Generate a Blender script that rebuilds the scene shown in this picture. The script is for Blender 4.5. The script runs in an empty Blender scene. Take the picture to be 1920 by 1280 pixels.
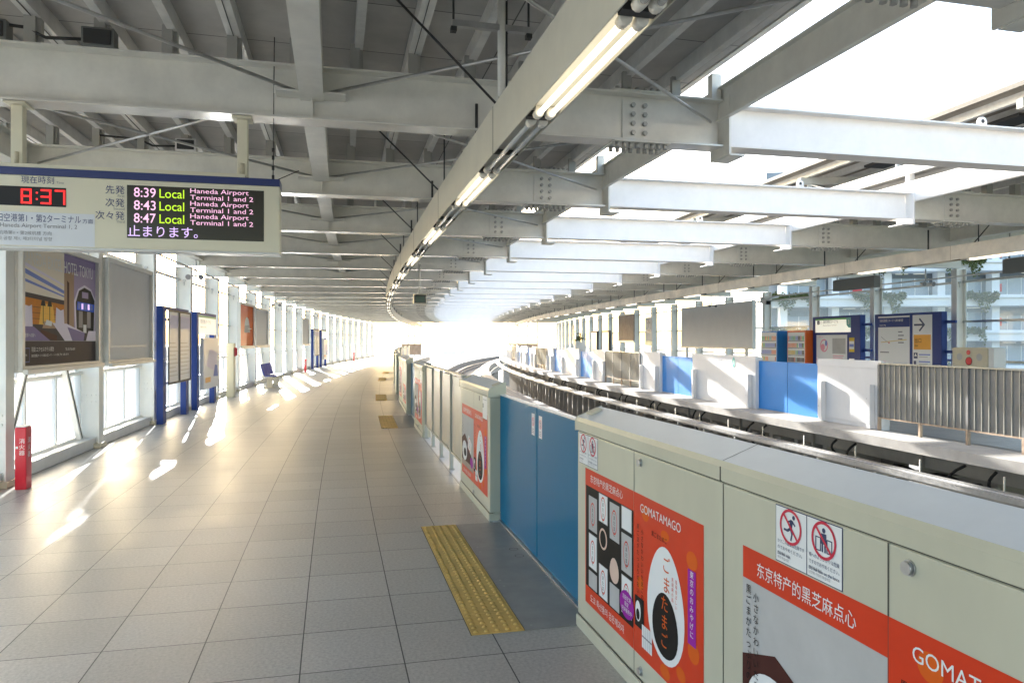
import bpy, bmesh, math, random
from mathutils import Matrix, Vector, Quaternion
random.seed(7)
RAD = math.radians
SC = bpy.context.scene
COL = SC.collection

# ------------------------------------------------------------------ camera
cam = bpy.data.cameras.new("camera")
cam.sensor_width = 36.0
cam.lens = 36.0 * 1390.0 / 1920.0
cam.shift_y = -2.0 / 1920.0
cam.clip_start = 0.05
cam.clip_end = 3000.0
cam_o = bpy.data.objects.new("camera", cam)
cam_o.location = (0, 0, 1.6)
cam_o.rotation_euler = (RAD(90), 0, 0)
COL.objects.link(cam_o)
SC.camera = cam_o

# ------------------------------------------------------------------ light
SUN_AZ, SUN_EL = RAD(20.5), RAD(16.5)          # left of straight ahead, above the horizon
w = bpy.data.worlds.new("World")
SC.world = w
w.use_nodes = True
nt = w.node_tree
sky = nt.nodes.new("ShaderNodeTexSky")
sky.sky_type = 'NISHITA'
sky.sun_disc = False
sky.sun_elevation = SUN_EL
sky.sun_rotation = -SUN_AZ
sky.air_density = 1.0
sky.dust_density = 3.0
sky.ozone_density = 1.0
bg = nt.nodes["Background"]
bg.inputs["Strength"].default_value = 0.15
nt.links.new(sky.outputs["Color"], bg.inputs["Color"])
sun = bpy.data.lights.new("sun", 'SUN')
sun.energy = 4.6
sun.angle = RAD(0.55)
sun.color = (1.0, 0.975, 0.93)
sun_o = bpy.data.objects.new("sun", sun)
d = Vector((math.sin(SUN_AZ) * math.cos(SUN_EL), -math.cos(SUN_AZ) * math.cos(SUN_EL), -math.sin(SUN_EL)))
sun_o.rotation_euler = d.to_track_quat('-Z', 'Y').to_euler()
sun_o.location = (-20, 50, 40)
COL.objects.link(sun_o)
SC.view_settings.view_transform = 'Standard'
SC.view_settings.look = 'None'
SC.view_settings.gamma = 1.0
SC.view_settings.exposure = 2.4
try:
    SC.cycles.max_bounces = 10
    SC.cycles.diffuse_bounces = 6
    SC.cycles.transparent_max_bounces = 24
    SC.cycles.use_denoising = True
    SC.cycles.sample_clamp_indirect = 8.0
except Exception:
    pass

# ------------------------------------------------------------------ curved line of the station
R0, CX, CY = 320.0, 311.305, 79.824
PH0 = math.atan2(-CY, -CX)


def P(s, r):
    a = PH0 - s / R0
    return Vector((CX + (R0 + r) * math.cos(a), CY + (R0 + r) * math.sin(a), 0.0))


def heading(s):
    return PH0 - s / R0 - math.pi / 2


def W(s, r, z):
    p = P(s, r)
    return Vector((p.x, p.y, z))


def frame(s, r, z=0.0, turn=0.0):
    return Matrix.Translation(W(s, r, z)) @ Matrix.Rotation(heading(s) + turn, 4, 'Z')


BEAM0, BAY = 6.05, 3.03
NB = 23                                        # beams ahead of the camera
S_END = BEAM0 + BAY * (NB - 1)
ORD = ("first second third fourth fifth sixth seventh eighth ninth tenth eleventh twelfth thirteenth fourteenth fifteenth "
       "sixteenth seventeenth eighteenth nineteenth twentieth twenty-first twenty-second twenty-third twenty-fourth "
       "twenty-fifth twenty-sixth twenty-seventh twenty-eighth twenty-ninth thirtieth thirty-first thirty-second thirty-third "
       "thirty-fourth thirty-fifth thirty-sixth thirty-seventh thirty-eighth thirty-ninth fortieth forty-first forty-second "
       "forty-third forty-fourth forty-fifth forty-sixth forty-seventh forty-eighth forty-ninth fiftieth fifty-first fifty-second "
       "fifty-third fifty-fourth fifty-fifth fifty-sixth fifty-seventh fifty-eighth fifty-ninth sixtieth").split()

# ------------------------------------------------------------------ materials
M = {}


def mat(name, col, rough=0.5, metal=0.0, spec=0.5, noise=0.0, nscale=6.0, bump=0.0, bscale=60.0, emit=0.0, coat=0.0, stretch=None):
    m = bpy.data.materials.new(name)
    m.use_nodes = True
    t = m.node_tree
    b = t.nodes["Principled BSDF"]
    c = (*col, 1.0) if len(col) == 3 else col
    b.inputs["Base Color"].default_value = c
    b.inputs["Roughness"].default_value = rough
    b.inputs["Metallic"].default_value = metal
    b.inputs["Specular IOR Level"].default_value = spec
    if coat:
        b.inputs["Coat Weight"].default_value = coat
        b.inputs["Coat Roughness"].default_value = 0.08
    if emit:
        b.inputs["Emission Color"].default_value = c
        b.inputs["Emission Strength"].default_value = emit
    if noise or bump:
        tc = t.nodes.new("ShaderNodeTexCoord")
        mp = t.nodes.new("ShaderNodeMapping")
        if stretch:
            mp.inputs["Scale"].default_value = stretch
        t.links.new(tc.outputs["Object"], mp.inputs["Vector"])
    if noise:
        n = t.nodes.new("ShaderNodeTexNoise")
        n.inputs["Scale"].default_value = nscale
        n.inputs["Detail"].default_value = 5.0
        n.inputs["Roughness"].default_value = 0.65
        t.links.new(mp.outputs["Vector"], n.inputs["Vector"])
        r = t.nodes.new("ShaderNodeValToRGB")
        r.color_ramp.elements[0].position = 0.3
        r.color_ramp.elements[1].position = 0.7
        r.color_ramp.elements[0].color = tuple(max(0, x * (1 - noise)) for x in c[:3]) + (1,)
        r.color_ramp.elements[1].color = tuple(min(1, x * (1 + noise * 0.5)) for x in c[:3]) + (1,)
        t.links.new(n.outputs["Fac"], r.inputs["Fac"])
        t.links.new(r.outputs["Color"], b.inputs["Base Color"])
        mr = t.nodes.new("ShaderNodeMapRange")
        mr.inputs["To Min"].default_value = max(0.03, rough - 0.08)
        mr.inputs["To Max"].default_value = min(1, rough + 0.12)
        t.links.new(n.outputs["Fac"], mr.inputs["Value"])
        t.links.new(mr.outputs["Result"], b.inputs["Roughness"])
    if bump:
        n2 = t.nodes.new("ShaderNodeTexNoise")
        n2.inputs["Scale"].default_value = bscale
        n2.inputs["Detail"].default_value = 4.0
        t.links.new(mp.outputs["Vector"], n2.inputs["Vector"])
        bp = t.nodes.new("ShaderNodeBump")
        bp.inputs["Strength"].default_value = bump
        bp.inputs["Distance"].default_value = 0.01
        t.links.new(n2.outputs["Fac"], bp.inputs["Height"])
        t.links.new(bp.outputs["Normal"], b.inputs["Normal"])
    M[name] = m
    return m


mat("steel_white", (0.74, 0.725, 0.66), 0.42, noise=0.13, nscale=3.0)
mat("flange", (0.74, 0.72, 0.66), 0.16, spec=0.9, noise=0.10, nscale=3.0)
mat("steel_bright", (0.80, 0.77, 0.735), 0.5, spec=0.3, noise=0.07, nscale=3.0)
mat("column_white", (0.84, 0.825, 0.775), 0.45, noise=0.06, nscale=2.5)
mat("deck_under", (0.45, 0.435, 0.41), 0.5, noise=0.3, nscale=1.2)
mat("canopy_under", (0.30, 0.275, 0.235), 0.7, spec=0.1, noise=0.25, nscale=1.2)
mat("bounce_absorber", (0.10, 0.10, 0.10), 0.7)  # near-black, soaks up light bounced off the far roof
mat("purlin", (0.74, 0.73, 0.70), 0.38, metal=0.15, noise=0.16, nscale=5.0)
mat("galv", (0.55, 0.55, 0.54), 0.35, metal=0.9, noise=0.15, nscale=12.0)
mat("bolt", (0.42, 0.41, 0.38), 0.5, metal=0.4)
mat("dark_metal", (0.035, 0.035, 0.035), 0.5)
mat("trough", (0.68, 0.66, 0.56), 0.4, noise=0.08, nscale=4.0)
mat("trough_rust", (0.78, 0.70, 0.58), 0.45, noise=0.28, nscale=2.0)
mat("tube_lit", (1.0, 0.92, 0.78), 0.4, emit=0.42)
mat("tube_off", (0.62, 0.62, 0.60), 0.15)
mat("socket", (0.80, 0.76, 0.66), 0.45)
mat("cabinet", (0.56, 0.54, 0.42), 0.40, spec=0.3, noise=0.11, nscale=1.6, stretch=(1, 1, 0.35))
mat("cabinet_cap", (0.76, 0.755, 0.735), 0.4, noise=0.09, nscale=2.0)
mat("cabinet_back", (0.66, 0.655, 0.65), 0.45, spec=0.3, noise=0.06, nscale=2.0)
mat("seam", (0.07, 0.068, 0.055), 0.7)
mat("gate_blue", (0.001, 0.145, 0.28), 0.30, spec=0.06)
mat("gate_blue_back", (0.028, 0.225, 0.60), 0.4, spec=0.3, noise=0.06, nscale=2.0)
mat("stainless", (0.42, 0.415, 0.37), 0.40, metal=0.6, noise=0.18, nscale=3.0, stretch=(1, 1, 0.25))
mat("slat_steel", (0.205, 0.20, 0.19), 0.5, metal=0.2, noise=0.2, nscale=5.0)
mat("rust_post", (0.42, 0.31, 0.22), 0.6, metal=0.3, noise=0.35, nscale=9.0)
mat("red_ad", (0.66, 0.045, 0.010), 0.4, spec=0.25, noise=0.08, nscale=5.0)
mat("orange_ad", (0.70, 0.12, 0.015), 0.55, spec=0.12)
mat("white_ad", (0.80, 0.80, 0.79), 0.55, spec=0.12)
mat("grey_ad", (0.50, 0.49, 0.48), 0.55, spec=0.12, noise=0.12, nscale=3.0)
mat("taupe_ad", (0.42, 0.33, 0.27), 0.55, spec=0.12, noise=0.25, nscale=3.0)
mat("black_ad", (0.012, 0.012, 0.012), 0.55, spec=0.12)
mat("brown_ad", (0.07, 0.022, 0.018), 0.55, spec=0.12)
mat("egg_skin", (0.72, 0.52, 0.42), 0.45)
mat("purple_ad", (0.33, 0.02, 0.33), 0.55, spec=0.12)
mat("pink_ad", (0.80, 0.30, 0.40), 0.4)
mat("navy_ink", (0.022, 0.035, 0.11), 0.4)
mat("grey_ink", (0.22, 0.22, 0.24), 0.5)
mat("red_ink", (0.60, 0.012, 0.05), 0.35)
mat("sign_cream", (0.74, 0.70, 0.55), 0.45, spec=0.3, noise=0.03, nscale=2.0)
mat("sign_pale", (0.68, 0.70, 0.74), 0.4)
mat("sign_navy", (0.025, 0.04, 0.16), 0.35)
mat("screen_black", (0.035, 0.033, 0.025), 0.25)
mat("clock_black", (0.03, 0.03, 0.032), 0.35, spec=0.15)
mat("led_pink", (1.0, 0.55, 0.78), 0.5, emit=0.16)
mat("led_lilac", (0.78, 0.55, 1.0), 0.5, emit=0.16)
mat("led_green", (0.62, 0.95, 0.03), 0.5, emit=0.13)
mat("led_red", (1.0, 0.02, 0.02), 0.5, emit=0.24)
mat("board_grey", (0.74, 0.735, 0.73), 0.6, spec=0.2, noise=0.05, nscale=1.5)
mat("board_blue", (0.022, 0.05, 0.21), 0.45, spec=0.2)
mat("board_frame", (0.62, 0.62, 0.605), 0.38, metal=0.15, noise=0.08, nscale=4.0)
mat("ext_red", (0.62, 0.012, 0.03), 0.3, coat=0.3)
mat("bench_blue", (0.015, 0.05, 0.36), 0.6, spec=0.1)
mat("beige", (0.62, 0.56, 0.42), 0.5, noise=0.08, nscale=4.0)
mat("concrete", (0.36, 0.34, 0.31), 0.8, noise=0.25, nscale=2.0, bump=0.15, bscale=20.0)
mat("girder_top", (0.24, 0.235, 0.23), 0.7, spec=0.2, noise=0.3, nscale=1.5)
mat("concrete_pale", (0.42, 0.395, 0.36), 0.85, spec=0.2, noise=0.22, nscale=1.5)
mat("sill", (0.74, 0.73, 0.70), 0.5, noise=0.1, nscale=4.0)
mat("tactile", (0.72, 0.46, 0.125), 0.6, noise=0.2, nscale=6.0)
mat("mat_grey", (0.29, 0.28, 0.262), 0.42, noise=0.22, nscale=5.0)
mat("walkway", (0.19, 0.165, 0.14), 0.8, noise=0.4, nscale=1.5)
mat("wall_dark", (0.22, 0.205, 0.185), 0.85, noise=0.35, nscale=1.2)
mat("hose", (0.012, 0.012, 0.012), 0.6)
mat("park_white", (0.86, 0.86, 0.86), 0.6, noise=0.05, nscale=0.5)
mat("park_dark", (0.26, 0.29, 0.32), 0.5, noise=0.2, nscale=0.5)
mat("park_glass", (0.36, 0.42, 0.48), 0.2)
mat("leaf", (0.115, 0.14, 0.045), 0.6, noise=0.4, nscale=2.0)
mat("grass", (0.10, 0.15, 0.02), 0.9, noise=0.4, nscale=0.8)
mat("asphalt", (0.06, 0.06, 0.06), 0.85, noise=0.2, nscale=1.0)
mat("ground_mat", (0.27, 0.26, 0.24), 0.9, noise=0.2, nscale=0.2)
mat("yellow_line", (0.65, 0.45, 0.02), 0.5)
mat("vend_blue", (0.02, 0.22, 0.62), 0.3)
mat("vend_orange", (0.70, 0.13, 0.02), 0.3)
mat("tan", (0.45, 0.30, 0.20), 0.55, spec=0.12, noise=0.1)
mat("bed_white", (0.80, 0.74, 0.86), 0.55, spec=0.12)
mat("bed_shade", (0.25, 0.20, 0.38), 0.55, spec=0.12)
mat("headboard", (0.62, 0.22, 0.03), 0.55, spec=0.12, noise=0.15, nscale=8.0)
mat("lamp_glow", (0.95, 0.55, 0.10), 0.55, spec=0.12)
mat("room_wall", (0.86, 0.78, 0.66), 0.55, spec=0.12)
mat("room_dark", (0.055, 0.045, 0.05), 0.55, spec=0.12)
mat("room_violet", (0.42, 0.34, 0.50), 0.55, spec=0.12)
mat("screen_blue", (0.05, 0.14, 0.75), 0.55, spec=0.12)
mat("streak_blue", (0.22, 0.28, 0.62), 0.55, spec=0.12)
mat("green_ink", (0.10, 0.42, 0.12), 0.4)
mat("teal_ink", (0.10, 0.40, 0.36), 0.4)
mat("info_orange", (0.75, 0.33, 0.015), 0.4)
mat("lit_panel", (0.95, 0.93, 0.80), 0.4, emit=0.10)
mat("banner_grey", (0.17, 0.175, 0.165), 0.6)
mat("lens_black", (0.01, 0.012, 0.012), 0.08)
mat("monitor_green", (0.05, 0.09, 0.07), 0.2)


def glass_mat(name, tint, trans, frost):
    m = bpy.data.materials.new(name)
    m.use_nodes = True
    t = m.node_tree
    t.nodes.remove(t.nodes["Principled BSDF"])
    out = t.nodes["Material Output"]
    tr = t.nodes.new("ShaderNodeBsdfTransparent")
    tr.inputs["Color"].default_value = (*tint, 1)
    gl = t.nodes.new("ShaderNodeBsdfGlossy")
    gl.inputs["Roughness"].default_value = 0.04
    df = t.nodes.new("ShaderNodeBsdfTranslucent")
    df.inputs["Color"].default_value = (0.85, 0.87, 0.86, 1)
    a = t.nodes.new("ShaderNodeMixShader")
    a.inputs[0].default_value = frost
    b = t.nodes.new("ShaderNodeMixShader")
    t.links.new(tr.outputs[0], a.inputs[1])
    t.links.new(df.outputs[0], a.inputs[2])
    b.inputs[0].default_value = 0.06
    t.links.new(a.outputs[0], b.inputs[1])
    t.links.new(gl.outputs[0], b.inputs[2])
    t.links.new(b.outputs[0], out.inputs[0])
    M[name] = m


glass_mat("glass", (0.93, 0.96, 0.95), 0.9, 0.06)
glass_mat("hazy_glass", (0.95, 0.97, 0.96), 0.8, 0.24)
glass_mat("frosted", (0.92, 0.95, 0.94), 0.5, 0.55)


def floor_mat():
    m = bpy.data.materials.new("floor_tiles")
    m.use_nodes = True
    t = m.node_tree
    b = t.nodes["Principled BSDF"]
    b.inputs["Specular IOR Level"].default_value = 0.28
    uv = t.nodes.new("ShaderNodeUVMap")
    uv.uv_map = "UVMap"
    br = t.nodes.new("ShaderNodeTexBrick")
    br.offset = 0.0
    br.inputs["Scale"].default_value = 1.0
    br.inputs["Brick Width"].default_value = 0.502
    br.inputs["Row Height"].default_value = 0.5
    br.inputs["Mortar Size"].default_value = 0.0036
    br.inputs["Mortar Smooth"].default_value = 0.2
    br.inputs["Bias"].default_value = 0.0
    br.inputs["Color1"].default_value = (0.425, 0.410, 0.380, 1)
    br.inputs["Color2"].default_value = (0.480, 0.463, 0.430, 1)
    br.inputs["Mortar"].default_value = (0.055, 0.052, 0.048, 1)
    sh = t.nodes.new("ShaderNodeMapping")
    sh.inputs["Location"].default_value = (-0.158 + 0.502 * 40, 0.0, 0.0)
    t.links.new(uv.outputs["UV"], sh.inputs["Vector"])
    t.links.new(sh.outputs["Vector"], br.inputs["Vector"])
    n = t.nodes.new("ShaderNodeTexNoise")
    n.inputs["Scale"].default_value = 55.0
    n.inputs["Detail"].default_value = 6.0
    n.inputs["Roughness"].default_value = 0.7
    t.links.new(uv.outputs["UV"], n.inputs["Vector"])
    n2 = t.nodes.new("ShaderNodeTexNoise")
    n2.inputs["Scale"].default_value = 1.1
    n2.inputs["Detail"].default_value = 5.0
    t.links.new(uv.outputs["UV"], n2.inputs["Vector"])
    vr = t.nodes.new("ShaderNodeTexVoronoi")
    vr.inputs["Scale"].default_value = 1.7
    vr.inputs["Randomness"].default_value = 1.0
    t.links.new(uv.outputs["UV"], vr.inputs["Vector"])
    sp = t.nodes.new("ShaderNodeMapRange")        # sparse dark scuffs
    sp.inputs["From Min"].default_value = 0.016
    sp.inputs["From Max"].default_value = 0.026
    sp.inputs["To Min"].default_value = 0.45
    sp.inputs["To Max"].default_value = 1.0
    t.links.new(vr.outputs["Distance"], sp.inputs["Value"])
    mr = t.nodes.new("ShaderNodeMapRange")
    mr.inputs["From Min"].default_value = 0.3
    mr.inputs["From Max"].default_value = 0.7
    mr.inputs["To Min"].default_value = 0.72
    mr.inputs["To Max"].default_value = 1.16
    t.links.new(n.outputs["Fac"], mr.inputs["Value"])
    mr2 = t.nodes.new("ShaderNodeMapRange")
    mr2.inputs["From Min"].default_value = 0.3
    mr2.inputs["From Max"].default_value = 0.7
    mr2.inputs["To Min"].default_value = 0.93
    mr2.inputs["To Max"].default_value = 1.05
    t.links.new(n2.outputs["Fac"], mr2.inputs["Value"])
    mu = t.nodes.new("ShaderNodeMath"); mu.operation = 'MULTIPLY'
    t.links.new(mr.outputs["Result"], mu.inputs[0]); t.links.new(mr2.outputs["Result"], mu.inputs[1])
    mu2 = t.nodes.new("ShaderNodeMath"); mu2.operation = 'MULTIPLY'
    t.links.new(mu.outputs[0], mu2.inputs[0]); t.links.new(sp.outputs["Result"], mu2.inputs[1])
    mx = t.nodes.new("ShaderNodeVectorMath"); mx.operation = 'SCALE'
    t.links.new(br.outputs["Color"], mx.inputs[0]); t.links.new(mu2.outputs[0], mx.inputs["Scale"])
    t.links.new(mx.outputs["Vector"], b.inputs["Base Color"])
    rr = t.nodes.new("ShaderNodeMapRange")
    rr.inputs["From Min"].default_value = 0.3
    rr.inputs["From Max"].default_value = 0.7
    rr.inputs["To Min"].default_value = 0.37
    rr.inputs["To Max"].default_value = 0.43
    t.links.new(n2.outputs["Fac"], rr.inputs["Value"])
    t.links.new(rr.outputs["Result"], b.inputs["Roughness"])
    bp = t.nodes.new("ShaderNodeBump")
    bp.inputs["Strength"].default_value = 0.18
    bp.inputs["Distance"].default_value = 0.004
    t.links.new(n.outputs["Fac"], bp.inputs["Height"])
    t.links.new(bp.outputs["Normal"], b.inputs["Normal"])
    M["floor_tiles"] = m


floor_mat()


def deck_mat():
    m = M["deck_under"]
    t = m.node_tree
    b = t.nodes["Principled BSDF"]
    uv = t.nodes.new("ShaderNodeUVMap")
    uv.uv_map = "UVMap"
    br = t.nodes.new("ShaderNodeTexBrick")
    br.offset = 0.0
    br.inputs["Scale"].default_value = 1.0
    br.inputs["Brick Width"].default_value = 0.91
    br.inputs["Row Height"].default_value = 30.0
    br.inputs["Mortar Size"].default_value = 0.006
    br.inputs["Color1"].default_value = (0.9, 0.9, 0.9, 1)
    br.inputs["Color2"].default_value = (1.1, 1.1, 1.1, 1)
    br.inputs["Mortar"].default_value = (0.2, 0.2, 0.2, 1)
    t.links.new(uv.outputs["UV"], br.inputs["Vector"])
    old = b.inputs["Base Color"].links[0].from_socket
    mx = t.nodes.new("ShaderNodeMix"); mx.data_type = 'RGBA'; mx.blend_type = 'MULTIPLY'
    mx.inputs["Factor"].default_value = 1.0
    t.links.new(old, mx.inputs["A"]); t.links.new(br.outputs["Color"], mx.inputs["B"])
    t.links.new(mx.outputs["Result"], b.inputs["Base Color"])


deck_mat()

# ------------------------------------------------------------------ mesh builder
_txt = {}


def text_data(body, bold=0.0):
    if any(ord(c) > 0x2E80 for c in body):
        bold = 0.0
    k = (body, bold)
    if k not in _txt:
        c = bpy.data.curves.new("lettering", 'FONT')
        c.body = body
        c.size = 1.0
        c.resolution_u = 3
        if bold:
            c.offset = bold
        o = bpy.data.objects.new("lettering", c)
        COL.objects.link(o)
        dg = bpy.context.evaluated_depsgraph_get()
        me = bpy.data.meshes.new_from_object(o.evaluated_get(dg))
        vs = [(v.co.x, v.co.y) for v in me.vertices]
        fs = [tuple(p.vertices) for p in me.polygons]
        bpy.data.objects.remove(o)
        bpy.data.meshes.remove(me)
        bpy.data.curves.remove(c)
        _txt[k] = (vs, fs)
    return _txt[k]


class MB:
    def __init__(self):
        self.v, self.f, self.m, self.uv, self.sm = [], [], [], None, []

    def face(self, idx, m, smooth=False):
        self.f.append(idx); self.m.append(m); self.sm.append(smooth)

    def poly(self, pts, m):
        n = len(self.v)
        self.v += [tuple(p) for p in pts]
        self.face(tuple(range(n, n + len(pts))), m)
        return self

    def box(self, x0, x1, y0, y1, z0, z1, m, mt=None):
        n = len(self.v)
        vs = [(x, y, z) for z in (z0, z1) for y in (y0, y1) for x in (x0, x1)]
        if mt is not None:
            vs = [tuple(mt @ Vector(p)) for p in vs]
        self.v += vs
        for q in ((0, 2, 3, 1), (4, 5, 7, 6), (0, 1, 5, 4), (2, 6, 7, 3), (0, 4, 6, 2), (1, 3, 7, 5)):
            self.face(tuple(n + i for i in q), m)
        return self

    def bar(self, a, b, wd, ht, m, up=(0, 0, 1)):
        a, b = Vector(a), Vector(b)
        dr = (b - a).normalized()
        u = Vector(up)
        if abs(dr.dot(u)) > 0.98:
            u = Vector((1, 0, 0))
        sd = dr.cross(u).normalized()
        u = sd.cross(dr).normalized()
        n = len(self.v)
        for p in (a, b):
            for i, j in ((-1, -1), (1, -1), (1, 1), (-1, 1)):
                self.v.append(tuple(p + sd * wd / 2 * i + u * ht / 2 * j))
        for i in range(4):
            j = (i + 1) % 4
            self.face((n + i, n + j, n + 4 + j, n + 4 + i), m)
        self.face((n + 3, n + 2, n + 1, n), m); self.face((n + 4, n + 5, n + 6, n + 7), m)
        return self

    def cyl(self, a, b, r, m, n=8, r2=None, caps=True, smooth=True):
        a, b = Vector(a), Vector(b)
        r2 = r if r2 is None else r2
        dr = (b - a).normalized()
        u = Vector((0, 0, 1)) if abs(dr.z) < 0.9 else Vector((1, 0, 0))
        sd = dr.cross(u).normalized()
        u = sd.cross(dr)
        k = len(self.v)
        for p, rr in ((a, r), (b, r2)):
            for i in range(n):
                t = 2 * math.pi * i / n
                self.v.append(tuple(p + sd * math.cos(t) * rr + u * math.sin(t) * rr))
        for i in range(n):
            j = (i + 1) % n
            self.face((k + i, k + j, k + n + j, k + n + i), m, smooth)
        if caps:
            self.face(tuple(k + n - 1 - i for i in range(n)), m)
            self.face(tuple(k + n + i for i in range(n)), m)
        return self

    def tube(self, pts, r, m, n=6):
        for a, b in zip(pts[:-1], pts[1:]):
            self.cyl(a, b, r, m, n)
        return self

    def dome(self, c, r, h, m, n=8):
        k = len(self.v)
        c = Vector(c)
        for rr, hh in ((r, 0), (r * 0.75, h * 0.7)):
            for i in range(n):
                t = 2 * math.pi * i / n
                self.v.append((c.x + math.cos(t) * rr, c.y + math.sin(t) * rr, c.z + hh))
        self.v.append((c.x, c.y, c.z + h))
        for i in range(n):
            j = (i + 1) % n
            self.face((k + i, k + j, k + n + j, k + n + i), m, True)
            self.face((k + n + i, k + n + j, k + 2 * n), m, True)
        return self

    def sweep(self, prof, s0, s1, m, ds=1.4, caps=True, uv=False, close=True):
        """prof: list of (r, z); swept along the curved line, in world coordinates."""
        n = max(1, int(math.ceil((s1 - s0) / ds)))
        k = len(self.v)
        L = len(prof)
        for i in range(n + 1):
            s = s0 + (s1 - s0) * i / n
            for r, z in prof:
                self.v.append(tuple(W(s, r, z)))
        if uv and self.uv is None:
            self.uv = {}
        for i in range(n):
            for j in range(L if close else L - 1):
                jj = (j + 1) % L
                f = (k + i * L + j, k + (i + 1) * L + j, k + (i + 1) * L + jj, k + i * L + jj)
                self.face(f, m)
                if uv:
                    sa, sb = s0 + (s1 - s0) * i / n, s0 + (s1 - s0) * (i + 1) / n
                    self.uv[len(self.f) - 1] = ((sa, prof[j][0]), (sb, prof[j][0]), (sb, prof[jj][0]), (sa, prof[jj][0]))
        if caps and close:
            self.face(tuple(k + j for j in range(L)), m)
            self.face(tuple(k + n * L + L - 1 - j for j in range(L)), m)
        return self

    def sbox(self, s0, s1, r0, r1, z0, z1, m, ds=1.4, uv=False):
        return self.sweep([(r0, z0), (r0, z1), (r1, z1), (r1, z0)], s0, s1, m, ds, uv=uv)

    # flat artwork: plane = (origin, u axis, v axis); coordinates in metres on the plane
    def art(self, pl, pts, m, lift=0.0):
        o, u, v = pl
        nrm = u.cross(v)
        self.poly([o + u * a + v * b + nrm * lift for a, b in pts], m)
        return self

    def rect(self, pl, a0, a1, b0, b1, m, lift=0.0):
        return self.art(pl, [(a0, b0), (a1, b0), (a1, b1), (a0, b1)], m, lift)

    def oval(self, pl, ca, cb, ra, rb, m, lift=0.0, n=28, egg=0.0):
        pts = []
        for i in range(n):
            t = 2 * math.pi * i / n
            k = 1 - egg * math.sin(t)
            pts.append((ca + math.cos(t) * ra * k, cb + math.sin(t) * rb))
        return self.art(pl, pts, m, lift)

    def ring(self, pl, ca, cb, ro, ri, m, lift=0.0, n=28, asp=1.0):
        o, u, v = pl
        nrm = u.cross(v)
        k = len(self.v)
        for rr in (ro, ri):
            for i in range(n):
                t = 2 * math.pi * i / n
                self.v.append(tuple(o + u * (ca + math.cos(t) * rr) + v * (cb + math.sin(t) * rr * asp) + nrm * lift))
        for i in range(n):
            j = (i + 1) % n
            self.face((k + i, k + j, k + n + j, k + n + i), m)
        return self

    def line(self, pl, a, b, wd, m, lift=0.0):
        a, b = Vector(a), Vector(b)
        dr = (b - a).normalized()
        q = Vector((-dr.y, dr.x)) * wd / 2
        return self.art(pl, [tuple(a + q * -1), tuple(b + q * -1), tuple(b + q), tuple(a + q)], m, lift)

    def text(self, pl, body, a, b, size, m, lift=0.002, sx=1.0, align='l', bold=0.0, vert=False, maxw=None, tilt=0.0):
        o, u, v = pl
        nrm = u.cross(v)
        if vert:
            for i, ch in enumerate(body):
                if ch != ' ':
                    self.text(pl, ch, a, b - size * 1.08 * i, size, m, lift, sx, 'c', bold)
            return self
        vs, fs = text_data(body, bold)
        if not vs:
            return self
        x0 = min(p[0] for p in vs); x1 = max(p[0] for p in vs)
        wd = (x1 - x0) * size * sx
        if maxw and wd > maxw:
            sx *= maxw / wd; wd = maxw
        off = {'l': 0.0, 'c': -wd / 2, 'r': -wd}[align]
        k = len(self.v)
        ct, st = math.cos(tilt), math.sin(tilt)
        for p in vs:
            pa, pb = (p[0] - x0) * size * sx + off, p[1] * size
            self.v.append(tuple(o + u * (a + pa * ct - pb * st) + v * (b + pa * st + pb * ct) + nrm * lift))
        for f in fs:
            self.face(tuple(k + i for i in f), m)
        return self

    def build(self, name, parent=None, bevel=0.0, mt=None):
        me = bpy.data.meshes.new(name)
        me.from_pydata(self.v, [], self.f)
        names = []
        for x in self.m:
            if x not in names:
                names.append(x)
        for x in names:
            me.materials.append(M[x])
        me.polygons.foreach_set("material_index", [names.index(x) for x in self.m])
        me.polygons.foreach_set("use_smooth", self.sm)
        if self.uv:
            l = me.uv_layers.new(name="UVMap")
            for p in me.polygons:
                q = self.uv.get(p.index)
                if q:
                    for li, c in zip(p.loop_indices, q):
                        l.data[li].uv = c
        me.update()
        o = bpy.data.objects.new(name, me)
        COL.objects.link(o)
        if parent is not None:
            o.parent = parent
        if bevel:
            b = o.modifiers.new("bevel", 'BEVEL')
            b.width = bevel; b.segments = 2; b.limit_method = 'ANGLE'; b.angle_limit = RAD(50)
        return o


def tag(o, label, cat, group=None, kind=None):
    if label: o["label"] = label
    if cat: o["category"] = cat
    if group: o["group"] = group
    if kind or cat: o["kind"] = kind or "thing"
    return o


def thing(name, label, cat, s, r, z=0.0, group=None, turn=0.0):
    o = bpy.data.objects.new(name, None)
    o.empty_display_size = 0.2
    COL.objects.link(o)
    o.matrix_world = frame(s, r, z, turn)
    return tag(o, label, cat, group)


def copy_tree(o, parent=None):
    c = o.copy()
    COL.objects.link(c)
    if parent is not None:
        c.parent = parent
        c.matrix_parent_inverse = o.matrix_parent_inverse.copy()
    for ch in [x for x in KIDS.get(o.name, [])]:
        copy_tree(ch, c)
    return c


KIDS = {}


def index_kids(root):
    st = [root]
    while st:
        o = st.pop()
        ch = [x for x in bpy.data.objects if x.parent == o]
        KIDS[o.name] = ch
        st += ch


def dup(root, s, r, z=0.0, label=None, turn=0.0):
    if root.name not in KIDS:
        index_kids(root)
    c = copy_tree(root)
    c.matrix_world = frame(s, r, z, turn)
    if label: c["label"] = label
    return c


X, Y, Z = Vector((1, 0, 0)), Vector((0, 1, 0)), Vector((0, 0, 1))


def plane_l(y, x0=0.0, z0=0.0):        # faces +y (towards the near platform); reads along -x
    return (Vector((x0, y, z0)), -X, Z)


def plane_r(y, x0=0.0, z0=0.0):        # faces -y ; reads along +x
    return (Vector((x0, y, z0)), X, Z)


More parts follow.
